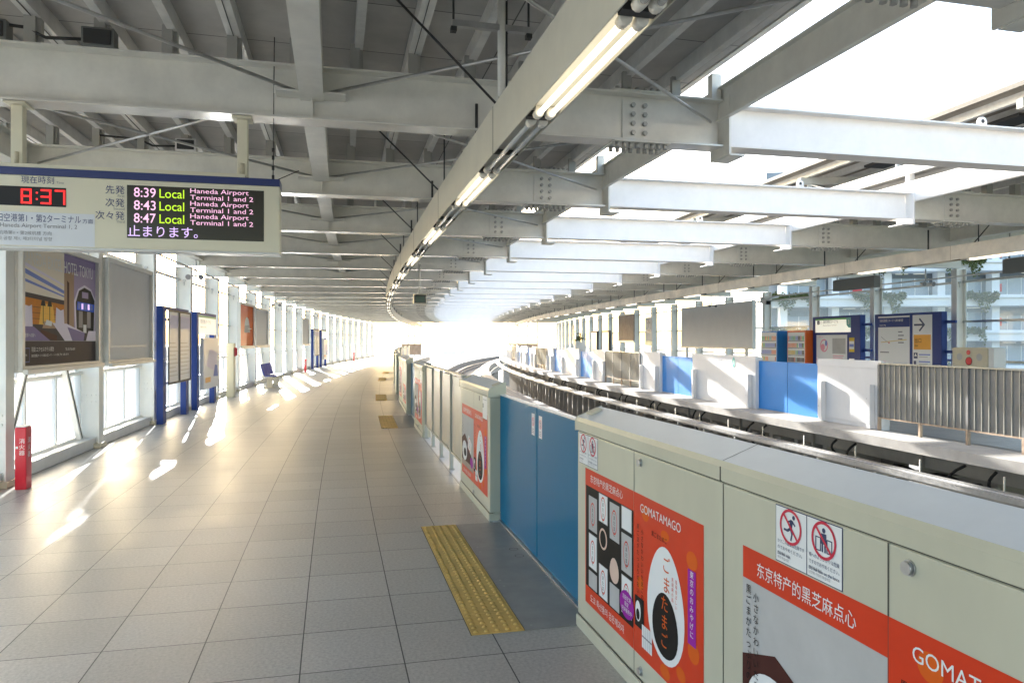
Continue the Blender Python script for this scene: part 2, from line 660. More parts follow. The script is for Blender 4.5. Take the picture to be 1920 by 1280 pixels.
def plane_c(x, y0=0.0, z0=0.0):        # faces -x (towards the camera); reads along -y
    return (Vector((x, y0, z0)), -Y, Z)


# ================================================================== SETTING
b = MB()
b.poly([(-900, -300, -8), (1200, -300, -8), (1200, 1600, -8), (-900, 1600, -8)], "ground_mat")
tag(b.build("ground"), "pale open ground far below the raised station", None, kind="structure")
b = MB()
b.sweep([(-30.0, -7.99), (-19.0, -7.99)], -60, 220, "asphalt", close=False)
tag(b.build("road"), "dark road beside the station below", None, kind="structure")
b = MB()
b.sweep([(-19.0, -7.98), (-13.9, -7.98)], -60, 220, "grass", close=False)
b.sweep([(-95.0, -7.98), (-30.0, -7.98)], -60, 40, "grass", close=False)
b.sweep([(-13.9, -7.985), (2.0, -7.985)], -60, 220, "asphalt", close=False)
tag(b.build("grass_verge"), "green verge below the station", None, kind="structure")

S_BACK = -12.0
S_FRONT = 75.0
b = MB()
b.sweep([(-0.42, -0.45), (-0.42, 0.0), (5.5, 0.0), (5.5, -0.45)], S_BACK, S_FRONT, "concrete_pale")
tag(b.build("platform_slab"), "concrete slab of the near platform", None, kind="structure")
b = MB()
b.sweep([(-0.02, 0.004), (4.86, 0.004)], S_BACK, S_FRONT, "floor_tiles", ds=1.0, uv=True, close=False)
tag(b.build("platform_floor"), "grey square floor tiles of the near platform", None, kind="structure")
b = MB()
b.sweep([(-13.6, -0.5), (-13.6, 0.0), (-7.42, 0.0), (-7.42, -0.16), (-8.1, -0.24), (-8.1, -0.5)], S_BACK, S_FRONT, "concrete_pale")
tag(b.build("platform_slab"), "concrete slab of the far platform with a thin edge ledge", None, kind="structure")
b = MB()
b.sweep([(-12.9, 0.004), (-8.3, 0.004)], S_BACK, S_FRONT, "floor_tiles", ds=1.0, uv=True, close=False)
tag(b.build("platform_floor"), "grey floor tiles of the far platform", None, kind="structure")

b = MB()
b.sweep([(-0.42, 0.003), (-0.02, 0.003)], S_BACK, S_FRONT, "cabinet_back", ds=1.0, close=False)  # paler sheet over the concrete edge; its colour stands in for sky light
tag(b.build("edge_sky_tint"), "near platform edge strip outside the gates, sky light painted in as paler colour", None, kind="structure")

# ================================================================== ROOF
L_EDGE, R_EDGE = -2.05, -6.60                  # inner edges of the two roofs; open slot between them
R_WALL, F_WALL = 4.81, -12.90                  # column faces on the two platforms
DK_L = lambda r: 4.01 + 0.012 * (r + 2.0)       # underside of the near roof deck
DK_R = lambda r: 4.02 + 0.012 * (-6.6 - r)

b = MB()
b.sweep([(-1.895, DK_L(-1.95)), (-1.895, DK_L(-1.95) + 0.06), (5.6, DK_L(5.6) + 0.06), (5.6, DK_L(5.6))], S_BACK, S_FRONT, "deck_under", ds=1.0, uv=True)
o = b.build("roof_deck")
tag(o, "dark ribbed roof deck over the near platform", "roof deck")
e = MB(); e.sbox(S_BACK, S_FRONT, -1.955, -1.90, 4.0, 4.16, "steel_white")
e.build("edge_channel", o)
b = MB()
b.sweep([(-6.7, DK_R(-6.7)), (-6.7, DK_R(-6.7) + 0.06), (-13.9, DK_R(-13.9) + 0.06), (-13.9, DK_R(-13.9))], S_BACK, S_FRONT, "deck_under", ds=1.0, uv=True)
o = b.build("roof_deck")
tag(o, "roof deck over the far platform beyond the open slot", "roof deck")
e = MB(); e.sweep([(-6.75, DK_R(-6.75) + 0.065), (-13.9, DK_R(-13.9) + 0.065)], S_BACK, S_FRONT, "bounce_absorber", close=False); e.build("bounce_sheet", o)  # unseen dark sheet added on top to cut bounce light on the canopy
e = MB(); e.sbox(S_BACK, S_FRONT, -6.66, -6.6, 3.97, 4.12, "steel_bright")
e.build("edge_channel", o)

# upper canopy standing on the far roof
b = MB()
cz = lambda r: 5.55 + 0.06 * (-9.0 - r)
b.sweep([(-9.0, cz(-9.0)), (-9.0, cz(-9.0) + 0.08), (-16.0, cz(-16.0) + 0.08), (-16.0, cz(-16.0))], -4.0, 40.0, "canopy_under")
can = b.build("canopy")
tag(can, "higher canopy standing on posts above the far platform roof", "canopy")
for k in range(9):
    r = -9.3 - 0.75 * k
    e = MB(); e.sbox(-4.0, 40.0, r, r - 0.09, cz(r) - 0.14, cz(r), "purlin"); e.build("purlin", can)
for k in range(15):
    s = -2.5 + BAY * k
    e = MB()
    c0 = (s, -9.1)
    e.bar(W(s, -9.15, cz(-9.15) - 0.22), W(s, -15.8, cz(-15.8) - 0.22), 0.12, 0.16, "steel_white")
    e.build("rafter", can)
    for r in (-9.4, -12.2):
        e = MB(); e.cyl(W(s, r, DK_R(r) + 0.06), W(s, r, cz(r) - 0.25), 0.06, "steel_white", 8); e.build("post", can)
    e = MB(); e.bar(W(s, -9.4, DK_R(-9.4) + 0.2), W(s + BAY, -9.4, cz(-9.4) - 0.3), 0.03, 0.03, "steel_white"); e.build("brace", can)
for k in range(10):
    e = MB(); s = 1.0 + 3.1 * k
    e.bar(W(s, -10.1, cz(-10.1) - 0.2), W(s + 0.9, -10.1, cz(-10.1) - 0.2), 0.5, 0.05, "dark_metal"); e.build("duct", can)

# long purlins under the deck (one thing per line)
rr = -1.62
i = 0
while rr < 4.9:
    b = MB()
    z = DK_L(rr)
    wide = (i % 3 == 2)
    b.sbox(S_BACK, S_FRONT, rr - 0.025, rr + (0.075 if wide else 0.04), z - 0.13, z - 0.002, "purlin")
    if wide:
        b.sbox(S_BACK, S_FRONT, rr + 0.025, rr + 0.03, z - 0.136, z - 0.13, "dark_metal")
    o = b.build("purlin")
    tag(o, "galvanised purlin under the near roof deck, %s line out from the open slot" % ORD[i], "purlin", "purlins under the near roof deck")
    for k in range(0, 7):
        s = BEAM0 + BAY * k
        e = MB()
        e.box(-0.03, 0.03, -0.025, 0.04, 3.745, z - 0.131, "bolt", frame(s, rr))
        e.box(-0.07, -0.031, 0.0, 0.075, 3.745, z - 0.10, "bolt", frame(s, rr))
        e.build("cleat", o)
    rr += 0.46
    i += 1
for i in range(13):
    rr = -7.0 - 0.5 * i
    b = MB(); z = DK_R(rr)
    b.sbox(S_BACK, S_FRONT, rr - 0.05, rr + 0.03, z - 0.13, z - 0.002, "purlin")
    o = b.build("purlin")
    tag(o, "purlin under the far roof deck, %s line out from the open slot" % ORD[i], "purlin", "purlins under the far roof deck")
    for k in range(1, 5):
        e = MB()
        e.box(-0.05, 0.05, -0.05, 0.05, 3.745, z - 0.131, "bolt", frame(BEAM0 + BAY * k, rr))
        e.build("cleat", o)

# longitudinal members
for (r0, r1, z0, z1, lab, m) in ((1.42, 1.60, 3.49, 3.74, "deep white longitudinal beam running down the middle of the near ceiling", "steel_white"),
                                 (4.55, 4.73, 3.45, 3.74, "white longitudinal beam along the tops of the near wall columns", "steel_white"),
                                 (-10.2, -10.02, 3.49, 3.74, "white longitudinal beam down the middle of the far platform ceiling", "steel_white")):
    b = MB()
    b.sbox(S_BACK, S_FRONT, r0, r1, z0, z0 + 0.014, m); b.sbox(S_BACK, S_FRONT, r0, r1, z1 - 0.014, z1, m)
    c = (r0 + r1) / 2
    b.sbox(S_BACK, S_FRONT, c - 0.005, c + 0.005, z0 + 0.014, z1 - 0.014, m)
    tag(b.build("longitudinal_beam"), lab, "beam")
for (ra, sgn, lab, m) in ((L_EDGE, 1, "deep grey edge beam along the open side of the near roof", "steel_white"),
                          (R_EDGE, -1, "bright white edge beam along the open side of the far roof", "steel_bright")):
    b = MB()
    o1, o2 = ra - 0.045 * sgn, ra + 0.055 * sgn
    b.sbox(S_BACK, S_FRONT, ra - 0.005, ra + 0.005, 3.575, 3.845, m)
    b.sbox(S_BACK, S_FRONT, ra + 0.005 * sgn, o2, 3.56, 3.575, m)
    b.sbox(S_BACK, S_FRONT, ra + 0.005 * sgn, o2, 3.845, 3.858, m)
    tag(b.build("edge_beam"), lab, "beam")


# cross beams
def ibeam(b, y0, y1, z0, z1, fw, m, tf=0.016, tw=0.012):
    b.box(-fw / 2, fw / 2, y0, y1, z0, z0 + tf, "flange" if m == "steel_white" else m)
    b.box(-fw / 2, fw / 2, y0, y1, z1 - tf, z1, m)
    b.box(-tw / 2, tw / 2, y0, y1, z0 + tf, z1 - tf, m)


def bolts(b, pts, m="bolt", r=0.017, h=0.022, ax='x', sg=-1):
    for (x, y, z) in pts:
        if ax == 'x':
            b.cyl((x, y, z), (x + sg * h, y, z), r, m, 6)
        else:
            b.cyl((x, y, z), (x, y, z + sg * h), r, m, 6)


def make_beam():
    root = thing("roof_beam", "", "beam", BEAM0, 0.0, 0.0, "roof beams crossing the station")
    b = MB(); ibeam(b, L_EDGE + 0.03, 5.15, 3.32, 3.74, 0.21, "steel_white")
    for y in (1.51, 4.64):
        b.box(-0.075, 0.075, y - 0.006, y + 0.006, 3.336, 3.724, "steel_white")
    b.build("rafter", root)
    b = MB(); ibeam(b, R_EDGE + 0.01, L_EDGE - 0.012, 3.32, 3.70, 0.21, "steel_bright")
    b.build("cross_girder", root)
    b = MB(); ibeam(b, -13.1, R_EDGE - 0.03, 3.32, 3.74, 0.21, "steel_white")
    b.build("rafter", root)
    for y, m in ((L_EDGE, "steel_white"), (R_EDGE, "steel_bright")):
        sg = 1 if y == L_EDGE else -1
        b = MB()
        b.box(-0.17, 0.17, y - 0.010, y + 0.010, 3.24, 3.56, m)
        b.box(-0.17, -0.009, y - 0.010, y + 0.010, 3.56, 3.76, m)
        b.box(-0.05, 0.03, y + 0.02 * sg, y + 0.11 * sg, 3.742, 3.98, m)
        b.box(-0.15, 0.15, y - 0.012 * sg, y - 0.16 * sg, 3.235, 3.25, m)
        b.build("end_plate", root)
    for y, nm in ((-1.25, "splice_plate"), (-7.4, "splice_plate")):
        b = MB()
        b.box(-0.018, -0.0065, y - 0.15, y + 0.15, 3.36, 3.70, "steel_white")
        b.box(-0.12, 0.12, y - 0.26, y + 0.26, 3.306, 3.319, "steel_white")
        b.box(-0.12, 0.12, y - 0.26, y + 0.26, 3.741, 3.754, "steel_white")
        pl = b.build(nm, root)
        b = MB()
        for dz in (-0.12, -0.04, 0.04, 0.12):
            for dy in (-0.055, 0.055):
                bolts(b, [(-0.018, y + dy, 3.53 + dz)], r=0.021, h=0.028)
        for dy in (-0.22, -0.16, -0.10, -0.04, 0.04, 0.10, 0.16, 0.22):
            for x in (-0.08, 0.08):
                bolts(b, [(x, y + dy, 3.306)], ax='z', sg=-1, r=0.02, h=0.045)
                bolts(b, [(x, y + dy, 3.754)], ax='z', sg=1, r=0.02, h=0.03)
        b.build("bolts", pl)
    b = MB()
    b.cyl((-0.012, -4.9, 3.76), (0.012, -4.9, 3.76), 0.05, "steel_bright", 12)
    b.box(-0.012, 0.012, -4.95, -4.85, 3.70, 3.76, "steel_bright")
    o = b.build("lifting_lug", root)
    b = MB(); b.cyl((-0.014, -4.9, 3.765), (-0.0125, -4.9, 3.765), 0.02, "dark_metal", 10); b.build("hole", o)
    b = MB()
    for sg in (1, -1):
        b.poly([(-0.105, 1.51, 3.50), (-0.105, 1.51 + 0.28 * sg, 3.50), (-0.105, 1.51 + 0.28 * sg, 3.56), (-0.105, 1.51, 3.50)][:3], "steel_white")
        b.box(-0.19, -0.02, min(1.51 + 0.03 * sg, 1.51 + 0.26 * sg), max(1.51 + 0.03 * sg, 1.51 + 0.26 * sg), 3.50, 3.515, "steel_white")
    b.build("gusset", root)
    return root


beam0 = make_beam()
for k in range(NB):
    lab = "white roof beam spanning both platforms and the slot, %s ahead of the camera" % ORD[k]
    if k == 0:
        beam0["label"] = "large white steel roof beam just above the departure sign"
    else:
        dup(beam0, BEAM0 + BAY * k, 0.0, 0.0, lab)
# one beam just behind the view
dup(beam0, BEAM0 - BAY, 0.0, 0.0, "white roof beam directly overhead, between the camera and the departure sign")

# tie rods
g = "tie rods bracing the ceiling"
for k in range(-1, 9):
    s0, s1 = BEAM0 + BAY * k, BEAM0 + BAY * (k + 1)
    for a, c, nm in ((1.62, 4.5, "outer"), (4.5, 1.62, "outer crossing"), (1.40, -1.9, "inner"), (-1.9, 1.40, "inner crossing")):
        b = MB()
        p, q = W(s0 + 0.1, a, 3.56), W(s1 - 0.1, c, 3.53)
        b.cyl(p, q, 0.013, "galv", 6)
        dv = (q - p).normalized()
        b.cyl(p + dv * 0.25, p + dv * 0.45, 0.022, "galv", 6)
        tag(b.build("tie_rod"), "thin %s tie rod in the %s ceiling bay of the near roof" % (nm, ORD[k + 1]), "tie rod", g)

# ================================================================== LAMP TROUGHS
def trough(r0, r1, z0, z1, m, lab, s0, s1, left):
    root = bpy.data.objects.new("lamp_trough", None)
    COL.objects.link(root)
    tag(root, lab, "lamp trough")
    b = MB()
    b.sbox(s0, s1, r0, r0 + 0.006, z0, z1, m)
    b.sbox(s0, s1, r1 - 0.006, r1, z0, z1, m)
    b.sbox(s0, s1, r0 + 0.006, r1 - 0.006, z1 - 0.008, z1, m)
    b.sbox(s0, s1, r0 + 0.006, r1 - 0.006, z0 + 0.035, z0 + 0.045, m)
    b.build("casing", root)
    b = MB()
    s = s0
    while s < min(s1, 40):
        b.sbox(s, s + 0.006, r0 - 0.0015, r1 + 0.0015, z0 - 0.0015, z1 + 0.0015, "seam" if left else "rust_post", ds=9)
        s += 2.82
    b.build("joint", root)
    for k in range(-1, 16):
        s = BEAM0 + BAY * k + (-1.15 if left else 1.0)
        rm = (r0 + r1) / 2
        for p, q, rad in (((s, rm, z1), (s, rm, 4.0), 0.009), ((s + 0.1, rm, z1), (s + 0.1, rm + (0.85 if left else -0.8), 4.0), 0.009),
                          ((s + 1.1, rm, z1), (s + 1.1, rm, 3.55), 0.014)):
            b = MB()
            b.cyl(W(*p), W(*q), rad, "dark_metal", 6)
            b.build("hanger", root)
    return root


trough(0.105, 0.285, 2.87, 3.19, "trough", "long curved cream lamp trough hanging over the near platform edge", S_BACK, S_FRONT - 2, True)
trough(-8.92, -8.72, 2.95, 3.19, "trough_rust", "long rust-stained cream lamp trough hanging over the far platform edge", S_BACK, S_FRONT - 2, False)


def lamp(lit):
    m = "tube_lit" if lit else "tube_off"
    root = thing("fluorescent_lamp", "", "lamp", 3.35, 0.195, 2.87, None)
    for y in (-0.035, 0.035):
        b = MB(); b.cyl((-0.60, y, -0.01), (0.60, y, -0.01), 0.0145, m, 10); b.build("tube", root)
        for x in (-0.62, 0.62):
            b = MB()
            b.cyl((x - 0.028, y, -0.005), (x + 0.028, y, -0.005), 0.027, "socket", 10)
            b.box(x - 0.015, x + 0.015, y - 0.018, y + 0.018, -0.005, 0.034, "socket")
            b.build("socket", root)
    b = MB()
    b.box(-0.71, -0.655, -0.075, 0.075, -0.003, 0.034, "dark_metal")
    b.build("end_box", root)
    return root


lit0, off0 = lamp(True), lamp(False)
u_lit = u_off = False
i = 0
s = 3.35
gl, go = "lit lamps in the near trough", "unlit lamps in the near trough"
while s < 60:
    lit = (i % 2 == 0)
    src = lit0 if lit else off0
    lab = ("pair of glowing fluorescent tubes, %s lamp along the near trough" if lit else "pair of unlit grey fluorescent tubes, %s lamp along the near trough") % ORD[i]
    used = u_lit if lit else u_off
    if not used:
        o = src
        o.matrix_world = frame(s, 0.195, 2.87)
        o["label"] = lab
        if lit: u_lit = True
        else: u_off = True
    else:
        o = dup(src, s, 0.195, 2.87, lab)
    o["group"] = gl if lit else go
    s += 1.40
    i += 1
o = dup(off0, 1.95, 0.195, 2.87, "pair of unlit grey fluorescent tubes directly overhead, before all other trough lamps")
o["group"] = go
i = 0
s = 9.6
while s < 60:
    o = dup(lit0, s, -8.82, 2.945, "glowing fluorescent lamp under the far trough, %s away from the camera" % ORD[i])
    o["group"] = "lit lamps under the far trough"
    s += 2.82
    i += 1

o = thing("conduit_hanger", "pale pipe drop with a steel crossbar hanging from the ceiling beside the lamp trough", "conduit", 4.9, 0.23, 0.0)
b = MB(); b.cyl((0, 0, 3.25), (0, 0, 3.98), 0.028, "steel_white", 10); b.cyl((0, 0, 3.98), (0, 0, 4.0), 0.05, "steel_white", 10); b.build("pipe", o)
b = MB(); b.box(-0.02, 0.02, -0.20, 0.34, 3.70, 3.74, "galv"); b.build("crossbar", o)
for y in (-0.19, 0.33):
    b = MB(); b.cyl((0, y, 3.66), (0, y, 3.98), 0.008, "dark_metal", 6); b.box(-0.025, 0.025, y - 0.02, y + 0.02, 3.665, 3.695, "dark_metal"); b.build("hanger", o)
gj = "junction boxes on the roof beams"
for n, (k, r) in enumerate(((0, 3.02), (0, 3.72), (1, 3.0), (2, 3.3))):
    o = thing("junction_box", "small dark junction box on top of a roof beam, %s of these" % ORD[n], "junction box", BEAM0 + BAY * k - 0.05, r, 3.742, gj)
    b = MB(); b.box(-0.06, 0.06, -0.11, 0.11, 0.0, 0.145, "board_grey" if n == 2 else "banner_grey"); b.build("case", o, bevel=0.006)
    b = MB(); b.box(-0.075, -0.061, -0.09, 0.09, 0.02, 0.125, "dark_metal"); b.build("lid", o)
    b = MB(); b.tube([(-0.02, 0.111, 0.06), (-0.02, 0.35, 0.05), (0.0, 0.5, 0.12), (0.0, 0.9, 0.14)], 0.012, "dark_metal", 6); b.build("cable", o)

# ================================================================== LEFT PLATFORM GATES
CAP_F, CAP_B, CAB_D = 1.172, 1.226, 0.13


def no_sign(b, pl, a, c, wd, ht, kind, fine):
    """white safety sticker, centre column a, bottom c"""
    b.rect(pl, a - wd / 2 - 0.003, a + wd / 2 + 0.003, c - 0.003, c + ht + 0.003, "navy_ink", 0.0010)
    b.rect(pl, a - wd / 2, a + wd / 2, c, c + ht, "white_ad", 0.0018)
    R = wd * 0.36
    cb = c + ht * 0.69
    L = 0.0026
    # figure
    if kind == 0:
        b.oval(pl, a + R * 0.28, cb + R * 0.58, R * 0.13, R * 0.13, "navy_ink", L, 10)
        b.line(pl, (a + R * 0.12, cb + R * 0.42), (a - R * 0.02, cb - R * 0.1), R * 0.26, "navy_ink", L)
        b.line(pl, (a - R * 0.0, cb - R * 0.05), (a + R * 0.14, cb - R * 0.38), R * 0.16, "navy_ink", L)
        b.line(pl, (a + R * 0.14, cb - R * 0.34), (a + R * 0.02, cb - R * 0.75), R * 0.13, "navy_ink", L)
        b.line(pl, (a - R * 0.02, cb - R * 0.08), (a - R * 0.3, cb - R * 0.26), R * 0.16, "navy_ink", L)
        b.line(pl, (a - R * 0.28, cb - R * 0.25), (a - R * 0.62, cb - R * 0.22), R * 0.13, "navy_ink", L)
        b.line(pl, (a + R * 0.12, cb + R * 0.38), (a + R * 0.42, cb + R * 0.14), R * 0.11, "navy_ink", L)
        b.line(pl, (a + R * 0.05, cb + R * 0.36), (a - R * 0.32, cb + R * 0.24), R * 0.11, "navy_ink", L)
    else:
        b.oval(pl, a, cb + R * 0.52, R * 0.14, R * 0.14, "navy_ink", L, 10)
        b.rect(pl, a - R * 0.22, a + R * 0.22, cb - R * 0.2, cb + R * 0.36, "navy_ink", L)
        for sg in (-1, 1):
            for q in ((0.24, 0.30, -0.6, 0.1), (0.62, 0.68, -0.6, 0.1)):
                b.rect(pl, a + sg * R * q[0] - 0.001, a + sg * R * q[1], cb + R * q[2], cb + R * q[3], "navy_ink", L) if sg > 0 else \
                    b.rect(pl, a - R * q[1], a - R * q[0] + 0.001, cb + R * q[2], cb + R * q[3], "navy_ink", L)
            x0, x1 = sorted((a + sg * R * 0.24, a + sg * R * 0.68))
            b.rect(pl, x0, x1, cb + R * 0.06, cb + R * 0.12, "navy_ink", L)
            b.rect(pl, x0, x1, cb - R * 0.62, cb - R * 0.56, "navy_ink", L)
            b.rect(pl, a + sg * R * 0.11 - R * 0.06, a + sg * R * 0.11 + R * 0.06, cb - R * 0.62, cb - R * 0.2, "navy_ink", L)
    b.ring(pl, a, cb, R, R * 0.84, "red_ink", 0.0032)
    b.line(pl, (a - R * 0.62, cb + R * 0.62), (a + R * 0.62, cb - R * 0.62), R * 0.15, "red_ink", 0.0034)
    if fine:
        t1 = ("かけこみ乗車は危険です", "のでおやめください。", "Do not rush") if kind == 0 else ("柵へのよりかかりは危険", "ですのでおやめください。", "Do not lean on the fence")
        q = wd * 0.088
        for n, tx in enumerate(t1):
            b.text(pl, tx, a - wd * 0.44, c + ht * 0.345 - n * q * 1.45, q, "navy_ink", 0.0026, maxw=wd * 0.88, bold=0.01)
        for n, tx in enumerate(("请勿奔跑上车", "뛰지 마십시오") if kind == 0 else ("请勿倚靠护栏", "난간에 기대지 마십시오")):
            b.text(pl, tx, a - wd * 0.44, c + ht * 0.135 - n * q * 1.1, q * 0.75, "grey_ink", 0.0026, maxw=wd * 0.88)
    else:
        for n in range(4):
            b.rect(pl, a - wd * 0.42, a + wd * (0.4 - 0.1 * (n % 2)), c + ht * (0.32 - n * 0.08), c + ht * (0.345 - n * 0.08), "grey_ink", 0.0026)


def egg_half(b, pl, a0, a1, c0, c1, fine):
    """orange half of the confectionery poster"""
    w_, h_ = a1 - a0, c1 - c0
    T = lambda u: a0 + w_ * u
    V = lambda v: c0 + h_ * v
    b.rect(pl, a0, a1, c0, c1, "red_ad", 0.0012)
    for (u, v, ru, rv) in ((0.86, 0.78, .07, .05), (0.2, 0.9, .06, .05), (0.88, 0.3, .07, .06), (0.12, 0.45, .05, .04), (0.5, 0.05, .07, .04), (0.72, 0.12, .06, .04), (0.5, 0.83, .06, .03)):
        b.oval(pl, T(u), V(v), w_ * ru, h_ * rv, "orange_ad", 0.0018, 16)
    b.text(pl, "GOMATAMAGO", T(0.12), V(0.895), h_ * 0.075, "white_ad", 0.0026, maxw=w_ * 0.70, bold=0.0)
    if fine:
        b.text(pl, "黒ごまたまご", T(0.30), V(0.79), h_ * 0.035, "black_ad", 0.0026, maxw=w_ * 0.40)
    b.oval(pl, T(0.50), V(0.43), w_ * 0.265, h_ * 0.335, "white_ad", 0.0022, 36, egg=0.13)
    b.oval(pl, T(0.50), V(0.315), w_ * 0.185, h_ * 0.185, "black_ad", 0.0030, 30, egg=0.1)
    if fine:
        b.text(pl, "ごま", T(0.53), V(0.63), h_ * 0.105, "orange_ad", 0.0038, vert=True, bold=0.006)
        b.text(pl, "たまご", T(0.50), V(0.405), h_ * 0.098, "orange_ad", 0.0038, vert=True, bold=0.006)
        b.text(pl, "風味香ばしい", T(0.66), V(0.60), h_ * 0.026, "red_ad", 0.0032, vert=True)
        b.text(pl, "黒胡麻の餡", T(0.61), V(0.60), h_ * 0.026, "red_ad", 0.0032, vert=True)
        b.text(pl, "小さなかわいいたまごの中に", T(0.15), V(0.76), h_ * 0.037, "black_ad", 0.0026, vert=True)
        b.text(pl, "黒ごまがたっぷりのおいしさ", T(0.08), V(0.78), h_ * 0.037, "black_ad", 0.0026, vert=True)
    else:
        for n in range(4):
            b.oval(pl, T(0.51), V(0.62 - n * 0.1), w_ * 0.05, h_ * 0.028, "orange_ad", 0.0038, 8)
        b.rect(pl, T(0.1), T(0.13), V(0.35), V(0.78), "black_ad", 0.0026)
    b.rect(pl, T(0.81), T(0.91), V(0.33), V(0.73), "purple_ad", 0.0024)
    if fine:
        b.text(pl, "東京のおみやげに", T(0.86), V(0.69), h_ * 0.042, "white_ad", 0.0030, vert=True)
    # the two gift boxes
    b.rect(pl, T(0.03), T(0.18), V(0.17), V(0.36), "black_ad", 0.0032)
    b.oval(pl, T(0.085), V(0.27), w_ * 0.045, h_ * 0.065, "white_ad", 0.0040, 16)
    b.oval(pl, T(0.085), V(0.25), w_ * 0.03, h_ * 0.035, "black_ad", 0.0046, 14)
    b.rect(pl, T(0.15), T(0.31), V(0.07), V(0.21), "white_ad", 0.0036)
    for n in range(1, 5):
        b.rect(pl, T(0.15 + n * 0.032), T(0.155 + n * 0.032), V(0.07), V(0.21), "grey_ink", 0.0042)
    b.rect(pl, T(0.15), T(0.31), V(0.135), V(0.145), "grey_ink", 0.0044)


def box_half(b, pl, a0, a1, c0, c1, fine):
    """black half with rows of little boxes"""
    w_, h_ = a1 - a0, c1 - c0
    T = lambda u: a0 + w_ * u
    V = lambda v: c0 + h_ * v
    b.rect(pl, a0, a1, c0, c1, "red_ad", 0.0012)
    b.rect(pl, T(0.02), a1, V(0.13), V(0.875), "black_ad", 0.0020)
    for k in range(4):
        u0 = 0.09 + 0.232 * k
        off = (0.0, 0.11, 0.04, 0.16)[k]
        n = 0
        v = 0.86 + off - 0.3
        while v > -0.2:
            v0, v1 = max(v, 0.14), min(v + 0.25, 0.87)
            if v1 - v0 > 0.015 and not (k == 1 and 0.36 < (v0 + v1) / 2 < 0.62) and not (k == 2 and 0.26 < (v0 + v1) / 2 < 0.48):
                b.rect(pl, T(u0), T(u0 + 0.19), V(v0), V(v1), "grey_ad", 0.0026)
                b.rect(pl, T(u0 + 0.012), T(u0 + 0.178), V(v0 + 0.004), V(v1 - 0.004), "white_ad" if (n + k) % 2 else "grey_ad", 0.0030)
                if v1 - v0 > 0.2:
                    b.ring(pl, T(u0 + 0.095), V((v0 + v1) / 2), w_ * 0.055, w_ * 0.048, "red_ad", 0.0036, 18, asp=h_ * 0.085 / (w_ * 0.055))
                    if fine:
                        b.text(pl, "ごまたまご", T(u0 + 0.095), V((v0 + v1) / 2 + 0.055), h_ * 0.034, "black_ad", 0.0036, vert=True)
            v -= 0.275
            n += 1
    b.oval(pl, T(0.42), V(0.56), w_ * 0.085, h_ * 0.075, "egg_skin", 0.0040, 22)
    b.oval(pl, T(0.42), V(0.56), w_ * 0.062, h_ * 0.06, "black_ad", 0.0046, 22)
    b.oval(pl, T(0.65), V(0.40), w_ * 0.09, h_ * 0.085, "egg_skin", 0.0040, 22, egg=0.1)
    b.oval(pl, T(0.89), V(0.245), w_ * 0.13, h_ * 0.09, "purple_ad", 0.0042, 22)
    if fine:
        for n, tx in enumerate(("羽田空港", "限定", "好評販売中")):
            b.text(pl, tx, T(0.89), V(0.275 - n * 0.04), h_ * 0.034, "white_ad", 0.0050, align='c', maxw=w_ * 0.22)
    b.text(pl, "东京特产的黑芝麻点心", T(0.13), V(0.915), h_ * 0.062, "white_ad", 0.0028, maxw=w_ * 0.70, bold=0.005)
    b.text(pl, "도쿄 특산품의 검은깨과자", T(0.13), V(0.04), h_ * 0.06, "white_ad", 0.0028, maxw=w_ * 0.74, bold=0.005)


def plate_half(b, pl, a0, a1, c0, c1, fine):
    """pale half with a lacquer tray"""
    w_, h_ = a1 - a0, c1 - c0
    T = lambda u: a0 + w_ * u
    V = lambda v: c0 + h_ * v
    b.rect(pl, a0, a1, c0, c1, "red_ad", 0.0012)
    b.rect(pl, a0, a1, V(0.12), V(0.855), "grey_ad", 0.0020)
    b.rect(pl, a0, a1, V(0.12), V(0.20), "taupe_ad", 0.0024)
    b.art(pl, [(T(0), V(0.2)), (T(0.0), V(0.50)), (T(0.28), V(0.585)), (T(0.72), V(0.42)), (T(0.95), V(0.2))], "brown_ad", 0.0028)
    b.oval(pl, T(0.26), V(0.34), w_ * 0.21, h_ * 0.14, "white_ad", 0.0034, 30)
    b.oval(pl, T(0.30), V(0.32), w_ * 0.11, h_ * 0.06, "black_ad", 0.0040, 24)
    b.art(pl, [(T(0.52), V(0.42)), (T(0.60), V(0.60)), (T(0.86), V(0.50)), (T(0.80), V(0.34))], "white_ad", 0.0036)
    b.ring(pl, T(0.69), V(0.47), w_ * 0.10, w_ * 0.09, "orange_ad", 0.0044, 20)
    b.oval(pl, T(0.86), V(0.245), w_ * 0.11, h_ * 0.075, "purple_ad", 0.0042, 22)
    if fine:
        b.text(pl, "ごま", T(0.69), V(0.475), h_ * 0.045, "black_ad", 0.0048, vert=True)
        b.text(pl, "小さなかわいいたまごの中に", T(0.125), V(0.775), h_ * 0.046, "black_ad", 0.0050, vert=True, bold=0.008)
        b.text(pl, "黒ごまがたっぷりの", T(0.06), V(0.795), h_ * 0.046, "black_ad", 0.0050, vert=True, bold=0.008)
    b.text(pl, "东京特产的黑芝麻点心", T(0.13), V(0.895), h_ * 0.072, "white_ad", 0.0028, maxw=w_ * 0.70, bold=0.005)
    b.text(pl, "도쿄 특산품의 검은깨과자", T(0.13), V(0.035), h_ * 0.06, "white_ad", 0.0028, maxw=w_ * 0.74, bold=0.005)


